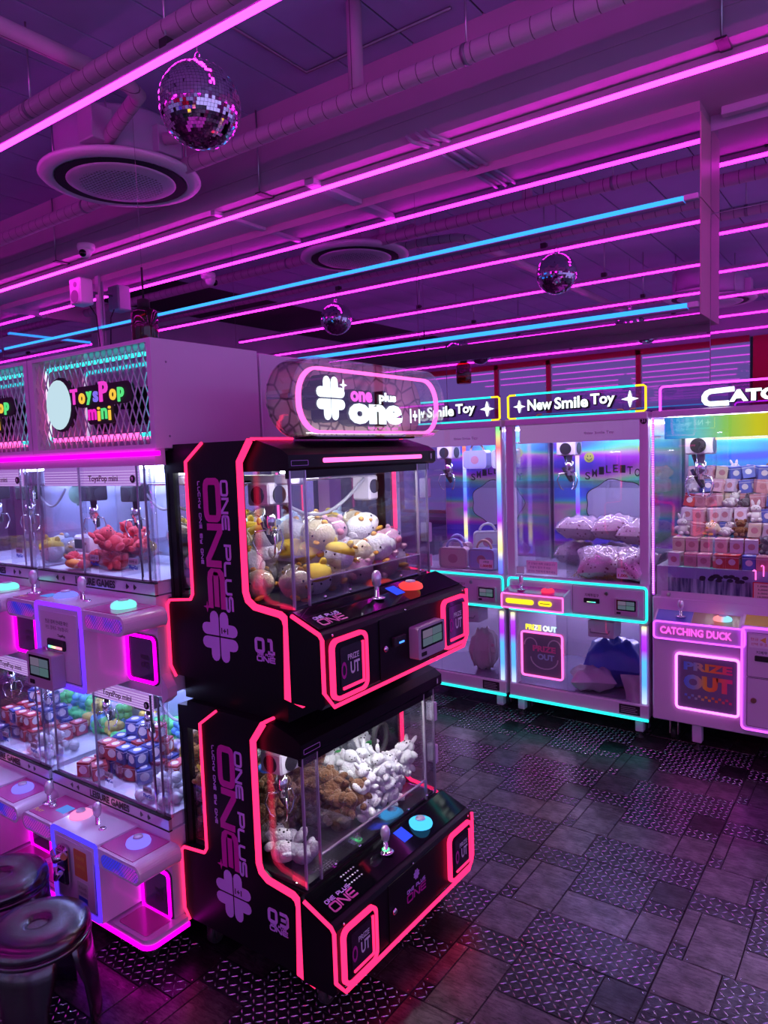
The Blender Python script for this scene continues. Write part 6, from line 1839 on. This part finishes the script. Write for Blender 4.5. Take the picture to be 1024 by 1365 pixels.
# upper black machine: round white, cream and pink toys, partly in clear wrap
R_CH = round_toy('plush_chick', FURW, FURO, 'chick')
R_CHY = round_toy('plush_chick', FURY, FURO, 'chick')
R_PIG = round_toy('plush_pig', FURP, mat('pink_snout', (.7, .25, .35), .8), 'pig')
R_CAP = round_toy('plush_ball_toy', FURW, FURL, 'cap')
R_CAPY = round_toy('plush_ball_toy', FURW, YELC, 'cap')
mw = MB()
mw.ball((0, 0, .045), (.056, .052, .048), 9, 6)
for o_ in (R_CHY, R_PIG):
    w = mw.build('clear_wrap', WRAP, o_, base=(0, 0, 0))
LU = {R_CH.name: 'white chick plush', R_CHY.name: 'wrapped cream chick plush', R_PIG.name: 'wrapped pink pig plush', R_CAP.name: 'blue capped white plush', R_CAPY.name: 'yellow capped white plush'}
zb = 1.197
for i in range(5):
    for j in range(6):
        x = -1.840 + i * .094 + RND.uniform(-.012, .012)
        y = 1.540 + j * .112 + RND.uniform(-.012, .012)
        n = 2 if i > 3 else 3
        if i > 2 and j < 2:
            n = 1
        for k in range(n):
            if i > 2:
                p = RND.choice([R_PIG, R_PIG, R_CH, R_CH, R_CHY]) if j > 2 else RND.choice([R_CHY, R_CH, R_CAPY])
            else:
                p = RND.choice([R_CH, R_CH, R_CHY, R_CAP, R_CAPY, R_CH])
            if j < 2 and k == n - 1:
                p = RND.choice([R_CHY, R_CHY, R_CAPY])
            put(p, (x + RND.uniform(-.012, .012), y + RND.uniform(-.01, .01), zb + k * .062 + RND.uniform(0, .008)), (RND.uniform(-.6, .5), RND.uniform(-.5, .5), RND.uniform(-.2, 2.4)), RND.uniform(1.0, 1.12), '%s, %s from left, row %s from back, %s layer, machine 01' % (LU[p.name], ORD[j], ORD[i], 'top' if k == n - 1 else LAY[k]), 'plush toy', 'plush toys in the upper black machine')

# white stack, lower tier: puffy cubes, prize boxes, capsules
def puffy(name, c):
    m = MB()
    for sx in (-1, 1):
        for sy in (-1, 1):
            for sz in (-1, 1):
                m.ball((sx * .016, sy * .016, .030 + sz * .013), (.020, .020, .018), 10, 7)
    m.ball((0, 0, .03), (.024, .024, .026), 8, 6)
    return proto(name, m, [mat('puffy_%s' % name, c, .6)])
PUFF = [('green', puffy('puffy_cube', (.10, .60, .16))), ('yellow', puffy('puffy_cube', (.80, .62, .10))), ('sky blue', puffy('puffy_cube', (.16, .45, .80))), ('lilac pink', puffy('puffy_cube', (.70, .55, .75)))]
for k, nm in enumerate(('g', 'y', 'b', 'p')):
    PUFF[k][1].data.materials[0] = mat('puffy_colour_' + nm, ((.10, .60, .16), (.80, .62, .10), (.16, .45, .80), (.70, .55, .75))[k], .6)

def prize_box(name, ca, cb_, w=.052, h=.056):
    m = MB()
    m.cbox(-w / 2, w / 2, -w / 2, w / 2, 0, h, .0015, 0)
    o = proto(name, m, [mat('card_%d_%d_%d' % tuple(int(c * 99) for c in ca), ca, .4)])
    q = MB()
    q.poly('F', -w / 2, [(.017 * math.cos(a), h * .5 + .016 * math.sin(a)) for a in [i * math.pi / 6 for i in range(12)]], .0006)
    q.poly('R', w / 2, [(.017 * math.cos(a), h * .5 + .016 * math.sin(a)) for a in [i * math.pi / 6 for i in range(12)]], .0006)
    q.poly('T', h, [(.015 * math.cos(a), .015 * math.sin(a)) for a in [i * math.pi / 6 for i in range(12)]], .0006)
    q.build('round_print', mat('print_%d_%d' % (int(cb_[0] * 99), int(cb_[1] * 99)), cb_, .5), o, base=(0, 0, 0))
    e = MB()
    e.box(-w / 2 - .0006, w / 2 + .0006, -w / 2 - .0006, w / 2 + .0006, h * .80, h * .83)
    e.build('lid_edge', DECALW, o, base=(0, 0, 0))
    return o
BOXR = prize_box('prize_box', (.42, .04, .05), (.8, .75, .78))
BOXN = prize_box('prize_box', (.04, .06, .26), (.8, .75, .78))
def capsule():
    m = MB()
    m.ball((0, 0, .024), (.024, .024, .024), 14, 10)
    o = proto('toy_capsule', m, [mat('capsule_white', (.75, .75, .78), .15, coat=.5)])
    b = MB()
    b.lathe([(.0246, .022), (.0252, .024), (.0246, .026)], (0, 0, 0), 16)
    b.build('seam_ring', mat('capsule_seam', (.5, .5, .58), .3), o, base=(0, 0, 0))
    return o
CAPS = capsule()

def fill_lower(dx, where, detail):
    zf = .466
    for i in range(11):
        for j in range(3):
            x = TX0 + .05 + i * .057 + dx + RND.uniform(-.008, .008)
            y = 1.815 - j * .062 + RND.uniform(-.006, .006)
            if j == 2 and x - dx > TC - .2:
                continue
            col, p = RND.choice(PUFF)
            n = 2 if j == 0 else 1
            for k in range(n):
                col, p = PUFF[(i + 2 * j + k + RND.randint(0, 1)) % 4]
                put(p, (x, y - .02, zf + k * .05 + .003), (RND.uniform(-.3, .3), RND.uniform(-.3, .3), RND.uniform(0, 3)), 1.0, '%s puffy cube, %s from left, row %s from back, %s layer, %s machine' % (col, ORD[i], ORD[j], LAY[k], where), 'puffy toy', '%s puffy cubes in the %s white machine' % (col, where))
    spots = []
    for i in range(5):
        for j in range(4):
            spots.append((TC - .175 + i * .058, 1.455 + j * .064, 0))
    for i in range(4):
        for j in range(3):
            spots.append((TC - .145 + i * .058, 1.52 + j * .064, 1))
    for i in range(3):
        spots.append((TC - .11 + i * .06, 1.62, 2))
    spots += [(TC + .13, 1.60, 0), (TC + .13, 1.66, 0)]
    cnt = [0, 0, 0]
    for (x, y, k) in spots:
        if x > TC - .07 and y < 1.50 and k == 0:
            continue
        p = RND.choice([BOXR, BOXN])
        c0, r0 = int(round((x - (TC - .175)) / .058)), int(round((y - 1.455) / .064))
        put(p, (x + dx + RND.uniform(-.006, .006), y + RND.uniform(-.006, .006), zf + .003 + k * .0585), (0, 0, RND.uniform(-.5, .5)), 1.0, ('red' if p is BOXR else 'navy') + ' prize box, %s from left, row %s from glass, %s layer, %s white machine' % (ORD[c0], ORD[r0], LAY[k], where), 'box', ('red' if p is BOXR else 'navy') + ' prize boxes in the %s white machine' % where)
    for i in range(4):
        for j in range(3):
            put(CAPS, (TC + .155 + i * .042 + dx, 1.452 + j * .046, zf + .003), (RND.uniform(-1, 1), RND.uniform(-1, 1), 0), .85, 'white toy capsule, %s from left, row %s from glass, %s white machine' % (ORD[i], ORD[j], where), 'capsule', 'capsules in the %s white machine' % where)
    for i in range(2):
        for j in range(2):
            put(CAPS, (TC + .19 + i * .044 + dx, 1.475 + j * .046, zf + .042), (RND.uniform(-1, 1), 0, 0), .85, 'upper white toy capsule, %s from left, row %s from glass, %s white machine' % (ORD[i], ORD[j], where), 'capsule', 'capsules in the %s white machine' % where)
fill_lower(0, 'nearer', True)
fill_lower(-.72, 'left edge', False)

# white stack, upper tier: a red plush heap, a toy oven, soft toys, a pouch
zf = 1.243
STAR = doll('plush_crab', FURR, FURR, 'flop')
for k in range(14):
    x, y, z = TC - .15 + (k % 4) * .062 + RND.uniform(-.01, .01), 1.515 + (k // 4 % 3) * .06, zf + .015 + (k // 5) * .042
    if k > 10:
        x, z = TC - .10 + (k - 11) * .06, zf + .075
    put(STAR, (x, y, z), (RND.uniform(-1.4, -.6), RND.uniform(-.6, .6), RND.uniform(0, 3)), RND.uniform(.85, 1.0), 'red plush in the upper white machine heap, %s from left, row %s, %s level' % (ORD[k % 4 if k < 11 else k - 11], ORD[k // 4 % 3], ORD[k // 5 if k < 11 else 3]), 'plush toy', 'red plush heap in the nearer white machine')
t = thing('toy_oven', 'white toy oven with a dark screen standing in the upper white machine', 'toy', (TC - .26, 1.56, zf))
part('oven_body', PLAINW, t, lambda m: m.cbox(TC - .305, TC - .205, 1.53, 1.60, zf + .045, zf + .11, .008))
part('oven_box', PLAINW, t, lambda m: m.cbox(TC - .31, TC - .20, 1.525, 1.605, zf + .003, zf + .045, .004))
part('oven_screen', mat('oven_screen', (.06, .10, .10), .2), t, lambda m: m.poly('F', 1.53, rrect(TC - .295, TC - .24, zf + .06, zf + .095, .004, 2), .001))
part('oven_dial', GREYM, t, lambda m: m.lathe([(.006, 1.526), (.006, 1.53)], (TC - .223, 0, zf + .08), 10, 'y'))
MIXP = [(R_CH, 'white chick', TC - .02 + .08, 1.75, .02), (R_CAPY, 'white and yellow', TC - .12, 1.72, .0), (R_CHY, 'cream chick', TC - .20, 1.70, 0), (R_CH, 'white chick', TC - .27, 1.66, 0), (R_CAP, 'pale blue capped', TC + .10, 1.77, 0), (R_CHY, 'cream chick', TC + .17, 1.78, .04), (R_PIG, 'pink pig', TC + .06, 1.74, .06)]
for q_, (p, nm, x, y, z) in enumerate(MIXP):
    put(p, (x, y, zf + z + .002), (RND.uniform(-.3, .3), RND.uniform(-.3, .3), RND.uniform(-.5, .5)), .85, nm + ' plush, %s from left at the back of the upper nearer white machine' % ORD[sorted(a[2] for a in MIXP).index(x)], 'plush toy', 'soft toys at the back of the nearer white machine')
LEFTP = ((R_CHY, 'cream chick', -2.68, 1.60), (R_CAP, 'pale blue capped', -2.75, 1.62), (R_CAPY, 'white and yellow', -2.83, 1.60), (R_CH, 'white chick', -2.78, 1.70), (R_CHY, 'cream chick', -2.66, 1.72), (R_CH, 'white chick', -2.90, 1.66), (R_CAPY, 'white and yellow', -2.70, 1.52))
for p, nm, x, y in LEFTP:
    put(p, (x, y, zf + .002), (RND.uniform(-.3, .3), RND.uniform(-.3, .3), RND.uniform(-.5, .5)), .95, nm + ' plush, %s from left in the upper left edge white machine' % ORD[sorted(a[2] for a in LEFTP).index(x)], 'plush toy', 'soft toys in the left edge white machine')
t = part('balloon_toy', mat('mint_rubber', (.25, .60, .35), .4), None, lambda m: (m.ball((0, 0, 0), (.042, .03, .040), 14, 10), m.ball((0, 0, -.042), .006, 6, 4)))
t.location = (-2.735, 1.66, 1.50)
tag(t, 'mint green ball toy hanging in the upper tier at the left edge', 'toy ball')
part('string', GREYM, t, lambda m: m.tube([(0, 0, .04), (0, 0, .10)], .0015, 5))
t = thing('pen_pouch', 'orange and red soft pouch lying at the glass in the nearer white machine', 'pouch', (TC - .17, 1.448, zf))
part('pouch_body', mat('orange_cloth', (.80, .28, .03), .7), t, lambda m: m.ball((TC - .17, 1.452, zf + .020), (.055, .026, .018), 14, 8))
part('pouch_end', FURR, t, lambda m: m.ball((TC - .115, 1.452, zf + .020), (.02, .024, .017), 10, 8))
part('zip', CHROME, t, lambda m: m.tube([(TC - .21, 1.450, zf + .034), (TC - .17, 1.448, zf + .0375), (TC - .13, 1.450, zf + .034)], .0016, 5))
t = thing('plush_whale', 'pink capsule shaped plush hanging near the top right of the nearer white machine', 'plush toy', (TX1 - .095, 1.66, 1.42))
part('plush_body', mat('coral_plush', (.75, .22, .26), .8), t, lambda m: m.ball((TX1 - .095, 1.66, 1.45), (.048, .03, .026), 14, 10))
part('shelf_stand', WHITE2, t, lambda m: m.box(TX1 - .14, TX1 - .03, 1.63, 1.69, 1.405, 1.424))

# tall machine: wrapped floral pouches above, bags below
def floral():
    m = mat('floral_cloth', (.70, .52, .58), .7)
    nt = m.node_tree
    b = nt.nodes['Principled BSDF']
    tc = nt.nodes.new('ShaderNodeTexCoord'); v = nt.nodes.new('ShaderNodeTexVoronoi'); v.inputs['Scale'].default_value = 34
    nt.links.new(tc.outputs['Object'], v.inputs['Vector'])
    lt = nt.nodes.new('ShaderNodeMath'); lt.operation = 'LESS_THAN'; lt.inputs[1].default_value = .22
    nt.links.new(v.outputs['Distance'], lt.inputs[0])
    mx = nt.nodes.new('ShaderNodeMixRGB'); mx.inputs[1].default_value = (.72, .54, .60, 1); mx.inputs[2].default_value = (.28, .08, .14, 1)
    nt.links.new(lt.outputs[0], mx.inputs[0]); nt.links.new(mx.outputs[0], b.inputs['Base Color'])
    return m
FLO = floral()
def pillow(name, hx, hy, hz, mats, seed, n=14):
    rnd = random.Random(seed)
    m = MB()
    ph = [rnd.uniform(0, 6) for _ in range(4)]
    v, f = [], []
    for top in (1, -1):
        for i in range(n + 1):
            for j in range(n + 1):
                u, w = -1 + 2 * i / n, -1 + 2 * j / n
                h = max(0, (1 - abs(u) ** 2.6) * (1 - abs(w) ** 2.6)) ** .42
                h *= 1 + .13 * math.sin(7 * u + ph[0]) * math.sin(6 * w + ph[1]) + .07 * math.sin(15 * u + ph[2] + 5 * w)
                v.append((u * hx * (1 - .06 * math.cos(3 * w)), w * hy * (1 - .06 * math.cos(3 * u)), hz + top * hz * h))
    N = (n + 1) ** 2
    for k in range(2):
        for i in range(n):
            for j in range(n):
                a = k * N + i * (n + 1) + j
                q = (a, a + 1, a + n + 2, a + n + 1)
                f.append(q if k else q[::-1])
    m.add(v, f, 0, True)
    return proto(name, m, mats)
PIL = [pillow('wrapped_pouch', .15, .12, .085, [FLO], s) for s in (1, 2)]
for k, o_ in enumerate(PIL):
    w = MB()
    w.v = [(x * 1.05, y * 1.05, z * 1.06 - .002) for x, y, z in [tuple(q.co) for q in o_.data.vertices]]
    w.f = [tuple(p.vertices) for p in o_.data.polygons]; w.m = [0] * len(w.f); w.s = [True] * len(w.f)
    w.build('clear_wrap', WRAP, o_, base=(0, 0, 0))
ped = mat('straw_fill', (.55, .48, .12), .8)
for (x, y, z, rz, rx, k, lab) in ((-1.66, 4.42, .878, .1, 0, 0, 'pink floral wrapped pouch lowest at the left back behind the chute'), (-1.42, 4.44, .878, -.1, 0, 1, 'pink floral wrapped pouch underneath the middle of the stack'), (-1.20, 4.43, .878, .1, 0, 0, 'pink floral wrapped pouch underneath the right side of the stack'),
                                  (-1.62, 4.38, 1.045, -.15, .05, 1, 'pink floral wrapped pouch stacked at the left back'), (-1.40, 4.36, 1.06, .2, -.12, 0, 'pink floral wrapped pouch stacked in the middle, topmost'), (-1.21, 4.32, 1.045, -.3, -.2, 1, 'pink floral wrapped pouch stacked at the right side'),
                                  (-1.39, 4.06, .905, .35, -.5, 1, 'pink floral wrapped pouch leaning at the front centre over the straw'), (-1.20, 4.08, .905, -.5, -.6, 0, 'pink floral wrapped pouch at the front right beside the price note')):
    put(PIL[k], (x, y, z), (-rx, 0, rz), .86, lab, 'wrapped pouch', 'wrapped pouches in the tall machine')
rnd = random.Random(4)
o = part('straw_filling', ped, None, lambda m: [m.tube([(x, y, .876 + rnd.uniform(0, .02)), (x + rnd.uniform(-.04, .04), y + rnd.uniform(-.03, .03), .89 + rnd.uniform(0, .03)), (x + rnd.uniform(-.07, .07), y + rnd.uniform(-.04, .04), .878)], .0012, 3, cap=False) for x, y in [(rnd.uniform(-1.50, -1.26), rnd.uniform(3.96, 4.12)) for _ in range(160)]], kind='stuff')
o['label'] = 'loose straw filling under the front pouches in the tall machine'
BAGB = pillow('storage_bag', .165, .13, .14, [mat('blue_bag', (.03, .06, .48), .35, coat=.2)], 8)
put(BAGB, (-1.36, 4.20, .215), (.15, 0, .2), 1.0, 'big blue bag standing in the lower compartment of the tall machine', 'bag', 'bags in the lower compartment')
BAGC = pillow('storage_bag', .12, .10, .07, [mat('clear_bag', (.42, .36, .46), .25, coat=.4)], 9)
put(BAGC, (-1.44, 4.03, .212), (0, 0, .4), 1.0, 'crumpled clear bag in front of the blue bag', 'bag', 'bags in the lower compartment')
put(BAGC, (-1.19, 4.10, .213), (1.2, 0, .7), 1.0, 'crumpled clear bag leaning right of the blue bag', 'bag', 'bags in the lower compartment')

# half hidden tall machine: lunch boxes, a backpack below
def lunch_box(name, c, hc):
    m = MB()
    m.prism(rrect(-.075, .075, 0, .105, .022), 'y', -.032, .032)
    o = proto(name, m, [mat('lunch_%d_%d_%d' % tuple(int(v * 99) for v in c), c, .35, coat=.2)])
    h = MB()
    h.tube([(.042 * math.cos(a), 0, .100 + .045 * math.sin(a)) for a in [math.pi * i / 8 for i in range(9)]], .007, 8)
    h.build('handle', mat('lunch_handle_%d_%d' % (int(hc[0] * 99), int(hc[2] * 99)), hc, .4), o, base=(0, 0, 0))
    s = MB()
    s.poly('F', -.032, [(.026 * math.cos(a), .050 + .024 * math.sin(a)) for a in [i * math.pi / 8 for i in range(16)]], .001)
    s.build('round_print', mat('lunch_print', (.5, .22, .30), .5), o, base=(0, 0, 0))
    b = MB()
    b.ribbon('F', -.031, rrect(-.068, .068, .007, .098, .018), .003, .0015, True)
    b.build('lid_seam', mat('lunch_seam', (.5, .42, .5), .5), o, base=(0, 0, 0))
    return o
LP = lunch_box('lunch_box', (.68, .50, .50), (.38, .42, .75))
LB = lunch_box('lunch_box', (.42, .46, .78), (.70, .52, .32))
LW = lunch_box('lunch_box', (.62, .72, .70), (.62, .72, .70))
for p, (x, y, z), rz, lab in ((LB, (-2.31, 4.30, 1.505), 0, 'lilac blue lunch box displayed up on the shelf'), (LW, (-2.10, 4.30, 1.505), 0, 'pale mint lunch box displayed up on the shelf'), (LP, (-2.34, 4.02, .877), .2, 'pink lunch box with blue handle at the front glass'), (LB, (-2.13, 4.03, .877), -.05, 'lilac blue lunch box with tan handle at the front glass'), (LW, (-2.22, 4.25, .96), .5, 'pale mint lunch box behind the pink one'), (LP, (-2.45, 4.25, .877), .1, 'pink lunch box at the left back of the half hidden machine'), (LB, (-2.22, 4.25, .877), .3, 'lilac blue lunch box underneath the pale mint one')):
    put(p, (x, y, z), (0, 0, rz), 1.25 if z < 1.4 else 1.15, lab, 'lunch box', 'lunch boxes in the half hidden machine')
t = part('display_shelf', ACRYL, None, lambda m: (m.box(-2.70, -1.99, 4.24, 4.60, 1.498, 1.503)))
tag(t, 'clear shelf carrying two lunch boxes high in the half hidden machine', 'shelf')
BPK = pillow('backpack', .085, .07, .13, [mat('cream_print_cloth', (.66, .60, .62), .8)], 12)
put(BPK, (-2.18, 4.10, .212), (0, 0, .2), 1.0, 'white printed backpack in the lower compartment of the half hidden machine', 'backpack', None)
for s_ in (-1, 1):
    part('strap', mat('cream_print_cloth'), BPK, lambda m: m.tube([(s_ * .05, -.06, .03), (s_ * .055, -.085, .12), (s_ * .04, -.05, .23)], .008, 6))
part('tag', FURP, BPK, lambda m: m.ball((.07, -.06, .17), (.012, .008, .014), 8, 6))

# right machine: the heap of small prize boxes and toys
cols = [((.72, .45, .48), 'pink'), ((.66, .56, .72), 'lilac'), ((.70, .60, .45), 'cream'), ((.10, .16, .55), 'blue'), ((.60, .30, .34), 'rose'), ((.70, .66, .70), 'white'), ((.55, .05, .06), 'red')]
PB = [(nm, prize_box('small_box', c, (.50, .22, .26) if nm not in ('blue', 'red') else (.8, .78, .8), .062, .072)) for c, nm in cols]
SM = [(D_RAB, 'white rabbit'), (R_CHY, 'cream chick'), (D_BEAR, 'brown bear'), (D_GREY, 'grey dog')]
for r in range(8):
    for c_ in range(10):
        x = DX0 + .105 + c_ * .070 + RND.uniform(-.006, .006)
        y = SYF + .092 + r * .070 + RND.uniform(-.004, .004)
        if y > SYB - .05 or x > -.40:
            continue
        lay = 1 + min(6, r)
        for k in range(lay):
            if k < lay - 2:
                continue
            z = .976 + k * .0735
            if k == lay - 1 and RND.random() < .25:
                p, nm = RND.choice(SM)
                put(p, (x, y, z + .005), (RND.uniform(-.8, .1), 0, RND.uniform(-.6, .8)), .85, nm + ' plush on the box heap, %s from left, %s row from the glass' % (ORD[c_], ORD[r]), 'plush toy', nm + ' toys on the box heap')
            else:
                nm, p = RND.choice(PB[:6] + PB[:2] + PB)
                tilt = .35 if k == lay - 1 and r > 1 else .0
                put(p, (x, y, z), (RND.uniform(-tilt, tilt * .3), RND.uniform(-tilt, tilt) * .5, RND.uniform(-.15 - tilt, .15 + tilt)), 1.0, nm + ' box, %s from left, row %s from glass, %s layer, magenta neon machine' % (ORD[c_], ORD[r], 'top' if k == lay - 1 else 'under'), 'box', nm + ' boxes in the magenta neon machine')
# prototypes never placed are removed
for o in [o for o in list(COL.objects) if o.parent is None and o.type == 'MESH' and 'label' not in o and 'kind' not in o]:
    for ch in list(o.children):
        bpy.data.objects.remove(ch)
    bpy.data.objects.remove(o)
for o in bpy.data.objects:
    if '_b' in o:
        del o['_b']
